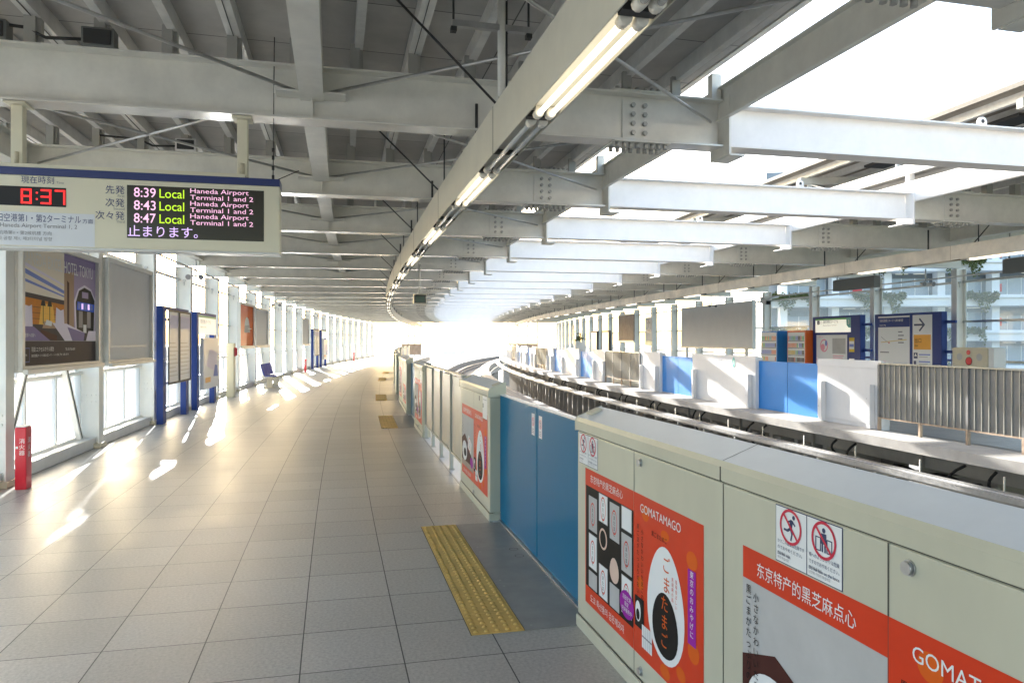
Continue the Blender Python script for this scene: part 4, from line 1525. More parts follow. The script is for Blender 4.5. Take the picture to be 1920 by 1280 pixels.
def face_hotel(b, pl, a0, a1, c0, c1):
    w_, h_ = a1 - a0, c1 - c0
    T = lambda u: a0 + w_ * u
    V = lambda v: c0 + h_ * v
    A = lambda pts, m, l: b.art(pl, [(T(u), V(v)) for u, v in pts], m, l)
    A([(0, 0), (1, 0), (1, 1), (0, 1)], "room_dark", 0.001)
    A([(0, .60), (.52, .57), (.52, 1), (0, 1)], "room_wall", 0.0016)
    A([(0, .76), (.52, .63), (.52, .66), (0, .80)], "streak_blue", 0.0022)
    A([(0, .82), (.52, .70), (.52, .715), (0, .85)], "bed_white", 0.0022)
    A([(0, .69), (.52, .60), (.52, .612), (0, .715)], "streak_blue", 0.0022)
    A([(.52, .3), (.66, .3), (.66, 1), (.52, 1)], "tan", 0.0016)
    A([(.66, .3), (1, .3), (1, 1), (.66, 1)], "room_violet", 0.0016)
    A([(.52, .82), (1, .93), (1, 1), (.52, 1)], "bed_shade", 0.002)
    A([(.56, .34), (.59, .34), (.59, .74), (.56, .76)], "brown_ad", 0.0022)
    # cockpit alcove
    A([(.68, .30), (.98, .26), (1.0, .62), (.93, .72), (.82, .75), (.72, .70), (.66, .58)], "bed_white", 0.0022)
    A([(.70, .30), (.97, .26), (.985, .61), (.92, .70), (.82, .725), (.735, .685), (.685, .57)], "black_ad", 0.0028)
    A([(.70, .50), (.97, .49), (.98, .57), (.71, .58)], "screen_blue", 0.0034)
    for n in range(5):
        A([(.72 + .05 * n, .51), (.75 + .05 * n, .51), (.75 + .05 * n, .565), (.72 + .05 * n, .565)], "led_lilac" if n % 2 else "streak_blue", 0.004)
    A([(.78, .62), (.88, .62), (.88, .68), (.78, .68)], "room_violet", 0.0034)
    A([(.73, .33), (.79, .33), (.79, .49), (.73, .49)], "grey_ink", 0.0036)
    A([(.86, .33), (.92, .33), (.92, .49), (.86, .49)], "grey_ink", 0.0036)
    A([(.80, .28), (.85, .28), (.85, .36), (.80, .36)], "white_ad", 0.0038)
    # headboard with lamps, beds
    A([(0, .34), (.52, .34), (.52, .53), (0, .56)], "headboard", 0.0024)
    for n in range(3):
        A([(0, .385 + .05 * n), (.52, .385 + .045 * n), (.52, .389 + .045 * n), (0, .389 + .05 * n)], "brown_ad", 0.003)
    A([(.20, .34), (.40, .34), (.37, .52), (.23, .52)], "lamp_glow", 0.003)
    for u in (.25, .33):
        A([(u - .03, .50), (u + .03, .50), (u + .018, .545), (u - .018, .545)], "black_ad", 0.004)
        A([(u - .004, .35), (u + .004, .35), (u + .004, .50), (u - .004, .50)], "black_ad", 0.0036)
    A([(.22, .30), (.42, .25), (.42, .20), (.22, .24)], "brown_ad", 0.004)
    A([(.24, .31), (.40, .31), (.44, .35), (.26, .37)], "tan", 0.0042)
    A([(.27, .34), (.35, .33), (.36, .37), (.29, .385)], "white_ad", 0.0048)
    A([(0, .28), (.13, .29), (.12, .50), (.09, .485), (0, .50)], "bed_white", 0.0044)
    A([(.40, .34), (.52, .35), (.51, .49), (.47, .475), (.41, .50)], "bed_white", 0.0044)
    A([(.36, .36), (.55, .36), (.82, .28), (.78, .10), (.60, .13)], "bed_white", 0.005)
    A([(.56, .33), (.82, .28), (.78, .10), (.68, .115)], "bed_shade", 0.0056)
    A([(.84, .20), (1, .16), (1, .30), (.88, .30)], "bed_white", 0.005)
    A([(0, .13), (.20, .14), (.34, .20), (.14, .32), (0, .32)], "bed_shade", 0.005)
    A([(0, 0), (1, 0), (1, .20), (0, .205)], "room_dark", 0.0062)
    A([(0, .20), (1, .197), (1, .2), (0, .203)], "grey_ad", 0.0068)
    b.text(pl, "HANEDA EXCEL HOTEL TOKYU", T(0.02), V(0.825), h_ * 0.155, "white_ad", 0.0065, maxw=w_ * 0.93)
    b.text(pl, "非日常への扉へ", T(0.02), V(0.235), h_ * 0.036, "white_ad", 0.0085, maxw=w_ * 0.24, bold=0.01)
    b.text(pl, "羽田 エクセルホテル東急", T(0.11), V(0.115), h_ * 0.043, "white_ad", 0.0085, maxw=w_ * 0.40, bold=0.005)
    b.text(pl, "TEL 03-5756-6000", T(0.53), V(0.115), h_ * 0.033, "white_ad", 0.0085, maxw=w_ * 0.22)
    b.text(pl, "羽田空港第2ターミナル直結 全室シャワー・トイレ完備 ご予約・お問い合わせ", T(0.11), V(0.07), h_ * 0.024, "white_ad", 0.0085, maxw=w_ * 0.62)
    for q in ((.02, .09, .14, .144), (.02, .09, .03, .034), (.02, .022, .03, .14), (.088, .09, .03, .14)):
        b.rect(pl, T(q[0]), T(q[1]), V(q[2]), V(q[3]), "streak_blue", 0.0085)
    b.text(pl, "HOTEL", T(0.03), V(0.08), h_ * 0.02, "white_ad", 0.0085, maxw=w_ * 0.05)


def face_red(b, pl, a0, a1, c0, c1):
    w_, h_ = a1 - a0, c1 - c0
    b.rect(pl, a0, a1, c0, c1, "red_ad", 0.001)
    b.art(pl, [(a0 + w_ * 0.52, c0), (a1, c0), (a1, c1), (a0 + w_ * 0.62, c1)], "orange_ad", 0.0016)
    b.oval(pl, a0 + w_ * 0.55, c0 + h_ * 0.52, w_ * 0.17, h_ * 0.2, "white_ad", 0.003, 20, egg=0.1)
    b.art(pl, [(a0 + w_ * 0.34, c0 + h_ * 0.33), (a0 + w_ * 0.78, c0 + h_ * 0.33), (a0 + w_ * 0.74, c0 + h_ * 0.52), (a0 + w_ * 0.4, c0 + h_ * 0.5)], "grey_ad", 0.0034)
    b.rect(pl, a0 + w_ * 0.6, a0 + w_ * 0.9, c0 + h_ * 0.42, c0 + h_ * 0.44, "white_ad", 0.004)


board("advert_board", "advertising board of a hotel room with twin beds and warm lamps, under the departure sign", BEAM0 + BAY + 0.10, BEAM0 + 2 * BAY - 0.24, 1.24, 2.79, face_hotel)
gbg = "blank grey boards on the near wall"
board("blank_board", "blank grey advertising board with a metal frame, next to the hotel poster", BEAM0 + 2 * BAY + 0.05, BEAM0 + 3 * BAY - 0.42, 1.22, 2.86, face_grey, gbg)
board("advert_board", "red advertising board with a pale figure, halfway along the near wall", 23.95, 26.6, 1.36, 2.80, face_red)
board("blank_board", "blank pale grey board beside the red advertisement", 26.75, 29.5, 1.36, 2.76, face_grey, gbg)
board("blank_board", "blank grey board far along the near wall, above the small red box", 38.9, 41.3, 1.36, 2.76, face_grey, gbg)


def info_frame(label, s0, s1, ztop, kind, r=4.66):
    root = thing("information_board", label, "information board", s0, r, 0.0, "blue information boards on the near wall")
    L = s1 - s0
    for x in (0.0, L - 0.24):
        b = MB(); b.box(x, x + 0.24, 0.0, 0.12, 0.004, 0.75, "board_blue"); b.build("leg", root, bevel=0.004)
    b = MB()
    b.box(0, 0.24, 0, 0.12, 0.751, ztop, "board_blue"); b.box(L - 0.24, L, 0, 0.12, 0.751, ztop, "board_blue")
    b.box(0.24, L - 0.24, 0, 0.12, ztop - 0.06, ztop, "board_blue"); b.box(0.24, L - 0.24, 0.02, 0.1, 0.751, 0.79, "board_blue")
    b.build("frame", root, bevel=0.004)
    pl = plane_r(0.05, 0, 0)
    if kind == 0:
        for (x0, x1) in ((0.20, L / 2 - 0.02), (L / 2 + 0.02, L - 0.06)):
            b = MB()
            b.box(x0, x1, -0.06, -0.04, 0.74, 0.78, "dark_metal"); b.box(x0, x1, -0.06, -0.04, ztop - 0.10, ztop - 0.06, "dark_metal")
            b.box(x0, x0 + 0.035, -0.06, -0.04, 0.78, ztop - 0.10, "dark_metal"); b.box(x1 - 0.035, x1, -0.06, -0.04, 0.78, ztop - 0.10, "dark_metal")
            d_ = b.build("case_door", root)
            b = MB()
            b.rect(plane_r(-0.045, 0, 0), x0 + 0.035, x1 - 0.035, 0.78, ztop - 0.10, "sign_pale", 0.001)
            b.rect(plane_r(-0.045, 0, 0), x0 + 0.06, x1 - 0.06, ztop - 0.42, ztop - 0.16, "bed_white", 0.002)
            for n in range(9):
                b.rect(plane_r(-0.045, 0, 0), x0 + 0.08, x1 - 0.08 - 0.1 * (n % 3), 0.9 + 0.08 * n, 0.915 + 0.08 * n, "grey_ad", 0.002)
            b.build("timetable", d_)
    else:
        b = MB(); b.rect(plane_r(-0.01, 0, 0), 0.12, L - 0.1, ztop - 0.52, ztop - 0.07, "lit_panel", 0.001)
        b.rect(plane_r(-0.01, 0, 0), 0.12, L - 0.1, ztop - 0.12, ztop - 0.07, "green_ink", 0.002)
        b.text(plane_r(-0.01, 0, 0), "羽田空港第３ターミナル", 0.3, ztop - 0.26, 0.11, "grey_ink", 0.002, maxw=L - 0.6)
        b.text(plane_r(-0.01, 0, 0), "Haneda Airport Terminal 3", 0.3, ztop - 0.36, 0.06, "grey_ink", 0.002, maxw=L - 0.6)
        b.build("name_panel", root)
        b = MB(); b.box(0.22, L - 0.12, -0.10, -0.02, 0.45, ztop - 0.60, "sign_pale")
        pm = plane_r(-0.10, 0, 0)
        b.art(pm, [(0.5, 1.0), (L - 0.5, 0.8), (L - 0.4, 1.3), (0.9, 1.4)], "bed_white", 0.002)
        b.art(pm, [(L - 0.9, 0.72), (L - 0.3, 0.7), (L - 0.4, 0.98), (L - 0.7, 1.0)], "streak_blue", 0.003)
        b.rect(pm, 0.4, 1.0, 0.6, 0.72, "info_orange", 0.003)
        b.build("route_map", root)
    return root


info_frame("blue framed double notice case standing on blue legs by the near wall", 15.08, 17.25, 2.26, 0)
info_frame("blue framed station name board with a map case below, second blue board along", 17.98, 20.2, 2.26, 1)
info_frame("slim blue framed double notice case, far along the near wall", 42.2, 44.4, 2.26, 0)
info_frame("slim blue framed station name board, last blue board along the near wall", 45.4, 47.6, 2.26, 1)


def ext_box(label, s, r):
    root = thing("extinguisher_box", label, "extinguisher box", s, r, 0.004, "red fire extinguisher boxes")
    b = MB(); b.box(-0.075, 0.075, -0.055, 0.055, 0.0, 0.665, "ext_red"); b.build("body", root, bevel=0.008)
    b = MB(); b.box(-0.07, 0.07, -0.05, 0.05, 0.666, 0.68, "white_ad"); b.build("lid", root, bevel=0.006)
    b = MB()
    pl = plane_c(-0.0755, 0, 0)
    b.text(pl, "消火器", 0.015, 0.50, 0.058, "white_ad", 0.001, vert=True, bold=0.01)
    b.rect(pl, -0.045, -0.022, 0.44, 0.465, "white_ad", 0.001)
    pr = plane_r(-0.0555, 0, 0)
    b.text(pr, "消火器", 0.0, 0.50, 0.07, "white_ad", 0.001, vert=True, bold=0.01)
    b.build("lettering", root)
    return root


ext_box("red fire extinguisher box on the floor below the hotel poster", 8.92, 4.62)
ext_box("red fire extinguisher box far along, beneath the distant blank grey board", 38.3, 4.5)
ext_box("small red box at the near wall's foot, last one down the platform", 58.4, 4.35)
# emergency phone pillar
root = thing("phone_pillar", "slim beige emergency phone pillar with a red handset, before the red advertisement", "phone pillar", 21.9, 4.62, 0.004)
b = MB(); b.box(-0.14, 0.14, -0.10, 0.10, 0, 1.52, "cabinet"); b.build("body", root, bevel=0.01)
b = MB(); b.box(-0.05, 0.05, -0.14, -0.101, 1.15, 1.40, "ext_red"); b.cyl((0.0, -0.15, 1.17), (0.0, -0.15, 1.38), 0.022, "ext_red", 8); b.build("handset", root)

# bench
root = thing("platform_bench", "blue seat row on beige legs by the near wall, below the blank pale board", "bench", 26.6, 4.15, 0.004)
for i in range(4):
    x = -0.78 + 0.52 * i
    b = MB()
    b.poly([(x - 0.24, -0.28, 0.42), (x + 0.24, -0.28, 0.42), (x + 0.24, 0.10, 0.39), (x - 0.24, 0.10, 0.39)], "bench_blue")
    b.box(x - 0.24, x + 0.24, -0.28, 0.10, 0.385, 0.415, "bench_blue")
    b.build("seat", root, bevel=0.012)
    b = MB(); b.bar((x, 0.12, 0.41), (x, 0.24, 0.80), 0.48, 0.03, "bench_blue", up=(0, 1, 0)); b.build("backrest", root, bevel=0.01)
for x in (-0.7, 0.7):
    b = MB(); b.box(x - 0.06, x + 0.06, -0.2, 0.2, 0, 0.03, "beige"); b.box(x - 0.07, x + 0.07, -0.10, 0.08, 0.03, 0.33, "beige"); b.build("leg", root, bevel=0.008)
b = MB(); b.box(-1.0, 1.0, -0.14, -0.04, 0.331, 0.384, "beige"); b.build("beam", root)

# ================================================================== DEPARTURE SIGN
root = thing("departure_sign", "long cream hanging departure sign with a blue top band, red clock and train screen", "sign", 5.90, 0.0, 0.0)
yr, yl = 1.745, 3.90
b = MB()
b.box(0.0, 0.20, yr, yl, 2.27, 2.775, "sign_cream")
b.build("housing", root, bevel=0.006)
b = MB(); b.box(-0.004, 0.204, yr - 0.003, yl + 0.003, 2.7755, 2.83, "sign_navy"); b.build("colour_band", root, bevel=0.003)
b = MB(); b.box(0.01, 0.19, yr + 0.25, yl - 0.25, 2.831, 2.86, "sign_cream"); b.build("cover", root, bevel=0.004)
b = MB(); b.box(0.005, 0.195, yr + 0.003, yl - 0.003, 2.255, 2.2695, "board_frame"); b.build("trim", root)
for y in (2.027, 3.57):
    b = MB(); b.box(0.11, 0.19, y - 0.038, y + 0.038, 2.861, 3.30, "sign_cream"); b.box(0.06, 0.24, y - 0.07, y + 0.07, 3.301, 3.316, "sign_cream"); o = b.build("hanger_post", root, bevel=0.004)
    b = MB(); b.cyl((0.109, y, 2.88), (0.109, y, 2.96), 0.017, "beige", 8); b.build("cable_gland", o)
pc = plane_c(0.0, 0, 0)
K = lambda y: -y
b = MB()
b.rect(pc, K(2.812), K(1.858), 2.350, 2.736, "screen_black", 0.002)
b.build("screen", root)
b = MB()
for n, tm in enumerate(("8:39", "8:43", "8:47")):
    z = 2.652 - 0.094 * n
    b.text(pc, tm, K(2.765), z, 0.098, "led_pink", 0.004, maxw=0.148, bold=0.006)
    b.text(pc, "Local", K(2.592), z, 0.094, "led_green", 0.004, maxw=0.170, bold=0.002)
    b.text(pc, "Haneda Airport", K(2.380), z + 0.044, 0.050, "led_pink", 0.004, sx=1.3, maxw=0.445)
    b.text(pc, "Terminal 1 and 2", K(2.380), z - 0.004, 0.050, "led_pink", 0.004, sx=1.3, maxw=0.495)
b.text(pc, "止まります。", K(2.805), 2.367, 0.090, "led_lilac", 0.004, maxw=0.53, bold=0.01)
b.build("screen_text", root)
b = MB()
for n, (kj, en) in enumerate((("先発", "First"), ("次発", "Second"), ("次々発", "Third"))):
    z = 2.672 - 0.094 * n
    b.text(pc, kj, K(2.828), z, 0.066, "sign_navy", 0.002, align='r', bold=0.005)
    b.text(pc, en, K(2.828), z - 0.028, 0.026, "grey_ink", 0.002, align='r')
b.text(pc, "現在時刻", K(3.50), 2.722, 0.056, "sign_navy", 0.002, align='r' if False else 'l', bold=0.008, maxw=0.21)
b.text(pc, "Time", K(3.275), 2.722, 0.024, "grey_ink", 0.002)
b.build("lettering", root)
b = MB()
b.rect(pc, K(3.66), K(3.212), 2.556, 2.693, "clock_black", 0.002)
ck = b.build("clock", root)
b = MB()
for ch, y in (("8", 3.50), (":", 3.405), ("3", 3.375), ("7", 3.285)):
    SEG = {"8": "abcdefg", "3": "abcdg", "7": "abc", ":": ""}[ch]
    zb, hh, ww, tk = 2.572, 0.105, 0.068, 0.013
    x0 = K(y)
    segs = {"a": (x0, x0 + ww, zb + hh - tk, zb + hh), "d": (x0, x0 + ww, zb, zb + tk), "g": (x0, x0 + ww, zb + hh / 2 - tk / 2, zb + hh / 2 + tk / 2),
            "f": (x0, x0 + tk, zb + hh / 2, zb + hh), "b": (x0 + ww - tk, x0 + ww, zb + hh / 2, zb + hh), "e": (x0, x0 + tk, zb, zb + hh / 2), "c": (x0 + ww - tk, x0 + ww, zb, zb + hh / 2)}
    for q in SEG:
        b.rect(pc, *segs[q], "led_red", 0.004)
    if ch == ":":
        for zz in (2.60, 2.645):
            b.rect(pc, x0, x0 + 0.012, zz, zz + 0.012, "led_red", 0.004)
b.build("digits", ck)
b = MB()
b.rect(pc, K(3.88), K(3.025), 2.275, 2.512, "sign_pale", 0.002)
b.text(pc, "羽田空港第1・第2ターミナル", K(3.70), 2.446, 0.062, "sign_navy", 0.004, maxw=0.585, bold=0.008)
b.text(pc, "方面", K(3.105), 2.446, 0.036, "sign_navy", 0.004)
b.text(pc, "For Haneda Airport Terminal 1, 2", K(3.70), 2.402, 0.042, "grey_ink", 0.004, maxw=0.56)
b.text(pc, "羽田机场第1・第2候机楼 方向", K(3.70), 2.352, 0.030, "grey_ink", 0.004, maxw=0.42)
b.text(pc, "하네다 공항 제1, 제2터미널 방향", K(3.70), 2.312, 0.030, "grey_ink", 0.004, maxw=0.46)
b.build("direction_panel", root)
b = MB()
b.cyl((0.1, 1.80, 2.83), (0.1, 1.79, 3.95), 0.004, "dark_metal", 5)
b.cyl((0.1, 1.80, 2.83), (0.35, 1.62, 2.98), 0.004, "dark_metal", 5)
for z in (2.85, 2.92, 3.0, 3.06):
    b.cyl((0.1, 1.80, z), (0.1, 1.80, z + 0.03), 0.010, "dark_metal", 6)
b.build("safety_wire", root)

# CCTV monitor under the ceiling
root = thing("cctv_monitor", "small hooded monitor hanging on a pole above the near platform edge", "monitor", 16.4, -0.31, 2.43)
b = MB()
b.box(0.0, 0.34, -0.14, 0.14, -0.02, 0.18, "cabinet")
b.box(-0.10, 0.34, -0.15, 0.15, 0.181, 0.20, "cabinet")
b.build("housing", root, bevel=0.006)
b = MB(); b.rect(plane_c(0.0, 0, 0), -0.10, 0.10, 0.015, 0.15, "monitor_green", 0.003); b.rect(plane_c(0.0, 0, 0), -0.125, 0.125, -0.005, 0.17, "dark_metal", 0.0015); b.build("screen", root)
b = MB(); b.cyl((0.17, 0.0, 0.20), (0.17, 0.0, 0.885), 0.028, "steel_white", 10); b.build("pole", root)

# ================================================================== FAR PLATFORM OBJECTS
# grey board
root = thing("blank_board", "large blank grey board above the white cabinet with the station plate", "board", 24.4, -12.55, 0.0)
b = MB(); b.box(0.0, 6.3, -0.10, 0.0, 1.35, 3.02, "board_grey"); b.build("panel", root, bevel=0.01)
b = MB(); b.box(0.0, 6.3, -0.12, 0.02, 1.28, 1.349, "board_frame"); b.box(-0.06, -0.001, -0.12, 0.02, 1.28, 3.04, "board_frame"); b.build("frame", root)
for x in (0.5, 5.8):
    b = MB(); b.box(x - 0.05, x + 0.05, -0.09, -0.01, 0.004, 1.279, "board_frame"); b.build("leg", root)
root = thing("blank_board", "smaller tan blank board farther along the far wall", "board", 38.9, -12.7, 0.0)
b = MB(); b.box(0.0, 3.0, -0.08, 0.0, 1.6, 3.0, "taupe_ad"); b.build("panel", root)
b = MB(); b.box(0.0, 3.0, -0.10, 0.02, 1.50, 1.599, "board_frame"); b.box(0.0, 3.0, -0.10, 0.02, 3.001, 3.06, "board_frame"); b.build("frame", root)


def vending(label, s, r, front, side):
    root = thing("vending_machine", label, "vending machine", s, r, 0.004, "vending machines on the far platform")
    b = MB(); b.box(-0.5, 0.5, -0.75, 0.0, 0.0, 1.90, side); b.build("body", root, bevel=0.012)
    # front faces the camera (-x side) and the track
    pl = plane_l(0.001, 0, 0)
    pc = plane_c(-0.501, 0, 0)
    b = MB()
    b.rect(pl, -0.46, 0.46, 0.62, 1.84, "white_ad", 0.001)
    w_ = b.build("display_window", root)
    b = MB()
    cols = ["red_ad", "vend_orange", "green_ink", "yellow_line", "streak_blue", "brown_ad", "white_ad", "teal_ink"]
    rn = random.Random(hash(label) % 1000 if False else int(s * 10))
    for row in range(5):
        z = 0.72 + 0.22 * row
        for (p, a0, a1) in ((pl, -0.44, 0.44),):
            n = int((a1 - a0) / 0.066)
            cc = rn.choice(cols)
            for i in range(n):
                if rn.random() < 0.4:
                    cc = rn.choice(cols)
                a = a0 + (a1 - a0) * (i + 0.5) / n
                b.rect(p, a - 0.022, a + 0.022, z, z + 0.13, cc, 0.003)
            b.rect(p, a0, a1, z - 0.035, z - 0.012, "grey_ink", 0.003)
    b.build("drinks", w_)
    b = MB(); b.rect(pl, -0.3, 0.3, 0.15, 0.36, "dark_metal", 0.002); b.rect(pl, -0.46, 0.46, 0.45, 0.58, "grey_ad", 0.002); b.build("dispensing_hatch", root)


vending("blue drinks vending machine on the far platform with rows of cans", 22.0, -11.9, "white_ad", "vend_blue")
vending("second vending machine, orange topped, half hidden behind the blue one", 20.7, -12.1, "white_ad", "vend_orange")


def far_info(label, s0, s1, ztop, kind, r=-12.35):
    root = thing("information_board", label, "information board", (s0 + s1) / 2, r, 0.0, "blue information boards on the far platform")
    h = (s1 - s0) / 2
    b = MB()
    b.box(-h, h, -0.12, 0.0, 0.5, ztop, "board_blue")
    b.box(-h, -h + 0.10, -0.16, -0.121, 0.02, ztop, "board_blue")
    b.build("frame", root, bevel=0.006)
    for x in (-h + 0.06, h - 0.06):
        b = MB(); b.box(x - 0.06, x + 0.06, -0.12, 0.0, 0.004, 0.499, "board_blue"); b.build("leg", root)
    b = MB()
    for z in (0.7, 1.3, 2.0):
        b.box(-h - 0.3, -h - 0.001, -0.15, -0.09, z, z + 0.07, "board_blue")
    b.build("wall_bracket", root)
    pl = plane_l(0.002, 0, 0)
    if kind == 0:
        b = MB(); b.rect(pl, -h + 0.14, h - 0.40, 1.83, ztop - 0.06, "lit_panel", 0.001)
        b.rect(pl, -h + 0.14, h - 0.40, ztop - 0.11, ztop - 0.06, "green_ink", 0.002)
        b.rect(pl, -h + 0.24, -h + 0.35, 2.07, 2.18, "black_ad", 0.003)
        b.art(pl, [(-h + .295, 2.165), (-h + .275, 2.09), (-h + .315, 2.09)], "white_ad", 0.004)
        b.ring(pl, -h + 0.43, 2.125, 0.05, 0.04, "grey_ink", 0.003, 4)
        b.text(pl, "羽田空港第３ターミナル", -h + 0.52, 2.10, 0.10, "black_ad", 0.003, maxw=0.72)
        b.text(pl, "Haneda Airport Terminal 3", -h + 0.52, 2.02, 0.06, "grey_ink", 0.003, maxw=0.72)
        b.art(pl, [(h - .60, ztop - .06), (h - .40, ztop - .06), (h - .40, 1.95), (h - .5, 1.96), (h - .58, 2.03)], "teal_ink", 0.003)
        b.text(pl, "3", h - 0.49, 2.06, 0.16, "white_ad", 0.005, align='c', bold=0.008)
        b.build("name_panel", root)
        b = MB(); b.rect(pl, -h + 0.20, h - 0.55, 0.65, 1.76, "white_ad", 0.006)
        b.rect(pl, -h + 0.20, h - 1.2, 1.02, 1.06, "pink_ad", 0.008)
        b.ring(pl, -h + 0.58, 1.45, 0.19, 0.15, "pink_ad", 0.008, 24)
        b.oval(pl, -h + 0.52, 1.40, 0.10, 0.10, "pink_ad", 0.009, 18)
        b.oval(pl, -h + 0.68, 1.52, 0.05, 0.09, "streak_blue", 0.009, 12)
        b.rect(pl, -h + 0.98, h - 0.62, 1.22, 1.66, "grey_ad", 0.008)
        for n in range(5):
            b.rect(pl, -h + 1.0, h - 0.70 - 0.05 * n, 1.15 - 0.06 * n, 1.17 - 0.06 * n, "pink_ad", 0.008)
        b.text(pl, "お知らせ", -h + 0.32, 1.68, 0.06, "pink_ad", 0.008)
        b.build("poster", root)
        b = MB(); b.rect(pl, h - 0.47, h - 0.24, 1.28, 1.68, "yellow_line", 0.004); b.rect(pl, h - 0.46, h - 0.25, 1.36, 1.58, "white_ad", 0.006); b.rect(pl, h - 0.45, h - 0.26, 1.42, 1.50, "streak_blue", 0.008)
        b.rect(pl, h - 0.47, h - 0.24, 0.7, 1.1, "white_ad", 0.004); b.build("notice", root)
    else:
        x1 = 0.18
        b = MB(); b.rect(pl, -h + 0.14, x1 - 0.05, 0.65, ztop - 0.06, "white_ad", 0.003)
        b.rect(pl, -h + 0.14, x1 - 0.05, ztop - 0.34, ztop - 0.10, "board_blue", 0.005)
        b.text(pl, "羽田空港第３ターミナル駅 構内図", -h + 0.2, ztop - 0.20, 0.07, "white_ad", 0.007, maxw=0.85)
        b.text(pl, "Station Map", -h + 0.2, ztop - 0.30, 0.05, "white_ad", 0.007)
        b.line(pl, (-h + 0.25, 1.55), (x1 - 0.15, 1.62), 0.015, "yellow_line", 0.006)
        b.line(pl, (-h + 0.25, 1.7), (-h + 0.5, 1.55), 0.01, "grey_ink", 0.006)
        b.oval(pl, -h + 0.55, 1.54, 0.025, 0.02, "red_ink", 0.007, 10)
        for n in range(4):
            b.rect(pl, x1 - 0.45, x1 - 0.30 + 0.05 * (n % 2), 1.80 - 0.09 * n, 1.83 - 0.09 * n, "grey_ink", 0.006)
        b.rect(pl, -h + 0.22, -h + 0.55, 1.28, 1.31, "grey_ink", 0.006)
        for n in range(3):
            b.rect(pl, -h + 0.24, -h + 0.42, 0.98 - 0.15 * n, 1.06 - 0.15 * n, "pink_ad", 0.006)
            b.rect(pl, -h + 0.7, x1 - 0.12, 0.98 - 0.15 * n, 1.05 - 0.15 * n, "sign_pale", 0.006)
        b.build("station_map", root)
        b = MB(); b.rect(pl, x1 + 0.05, h - 0.10 - 0.18, 0.65, ztop - 0.06, "white_ad", 0.003)
        c = x1 + 0.10
        b.line(pl, (c, 1.98), (c + 0.34, 1.98), 0.045, "navy_ink", 0.006)
        b.line(pl, (c + 0.18, 2.13), (c + 0.35, 1.965), 0.045, "navy_ink", 0.0066)
        b.line(pl, (c + 0.18, 1.83), (c + 0.35, 1.995), 0.045, "navy_ink", 0.0072)
        b.rect(pl, x1 + 0.09, h - 0.32, 1.38, 1.74, "info_orange", 0.006)
        b.text(pl, "出口", x1 + 0.13, 1.55, 0.12, "brown_ad", 0.008)
        b.text(pl, "Exit", x1 + 0.13, 1.45, 0.07, "brown_ad", 0.008)
        for n in range(3):
            z = 1.20 - 0.17 * n
            b.rect(pl, x1 + 0.09, x1 + 0.09 + (0.13 if n == 0 else 0.08), z - 0.04, z + (0.10 if n == 0 else 0.07), "navy_ink", 0.006)
            b.rect(pl, x1 + 0.26, h - 0.34, z + 0.04, z + 0.07, "streak_blue", 0.006)
            b.rect(pl, x1 + 0.26, h - 0.42, z - 0.01, z + 0.01, "grey_ad", 0.006)
        b.art(pl, [(x1 + .155, 1.29), (x1 + .11, 1.21), (x1 + .2, 1.21)], "white_ad", 0.008)
        b.build("exit_panel", root)
    return root


far_info("blue framed board with a lit station name and a pink notice below", 17.95, 20.15, 2.30, 0)
far_info("blue framed board with a station map and an orange exit panel", 14.95, 17.25, 2.28, 1)

root = thing("emergency_panel", "beige emergency call box with two red lamps on the far platform", "call box", 13.9, -12.2, 0.004)
b = MB(); b.box(-0.48, 0.48, -0.35, 0.0, 0.0, 1.44, "beige"); b.box(-0.62, -0.481, -0.33, -0.02, 0.0, 1.43, "white_ad"); b.build("body", root, bevel=0.01)
pl = plane_l(0.0, 0, 0)
b = MB()
b.oval(pl, -0.02, 1.33, 0.055, 0.055, "ext_red", 0.008, 18); b.oval(pl, -0.01, 1.14, 0.08, 0.08, "ext_red", 0.008, 18)
b.ring(pl, -0.01, 1.14, 0.095, 0.08, "brown_ad", 0.006, 18); b.build("red_lamp", root)
b = MB(); b.oval(pl, -0.27, 1.23, 0.08, 0.08, "grey_ad", 0.004, 16); b.oval(pl, 0.27, 1.23, 0.08, 0.08, "grey_ad", 0.004, 16); b.build("speaker_grille", root)
b = MB(); b.rect(pl, -0.44, 0.42, 0.96, 0.967, "seam", 0.003); b.rect(pl, 0.36, 0.367, 0.3, 0.96, "seam", 0.003); b.rect(pl, -0.42, -0.33, 0.86, 0.94, "teal_ink", 0.004); b.build("panel_door", root)

gh = "rolled grey banner cases hanging at the far wall"
for n, (s, lab) in enumerate(((16.2, "dark grey hanging case under the far ceiling, above the station map board"), (10.9, "dark grey hanging case under the far ceiling, above the emergency call box"))):
    o = thing("hanging_case", lab, "case", s, -11.0, 3.0, gh)
    b = MB(); b.box(-0.78, 0.78, -0.09, 0.09, -0.14, 0.13, "banner_grey"); b.box(-0.79, 0.79, -0.03, 0.03, 0.131, 0.15, "galv"); b.build("case_body", o, bevel=0.02)
    b = MB()
    for x in (-0.7, 0.7):
        b.cyl((x, 0, 0.15), (x, 0, 0.95), 0.009, "dark_metal", 5)
        b.tube([(x, 0.02, 0.15), (x + 0.1, 0.02, 0.35), (x, 0.02, 0.5)], 0.006, "dark_metal", 5)
    b.build("hanger", o)
o = thing("security_camera", "small grey security camera on a far wall column above the vending machines", "camera", 23.0, -12.2, 2.85)
b = MB(); b.bar((-0.55, 0.10, 0.0), (0.0, 0, 0.10), 0.16, 0.16, "board_grey"); b.build("housing", o, bevel=0.02)
b = MB(); b.bar((-0.62, 0.112, -0.012), (-0.551, 0.10, 0.0), 0.13, 0.12, "lens_black"); b.build("lens", o)
b = MB(); b.cyl((0, 0, 0.10), (0.0, -0.6, 0.22), 0.025, "galv", 8); b.build("arm", o)
gs = "hanging direction plates on the far wall"
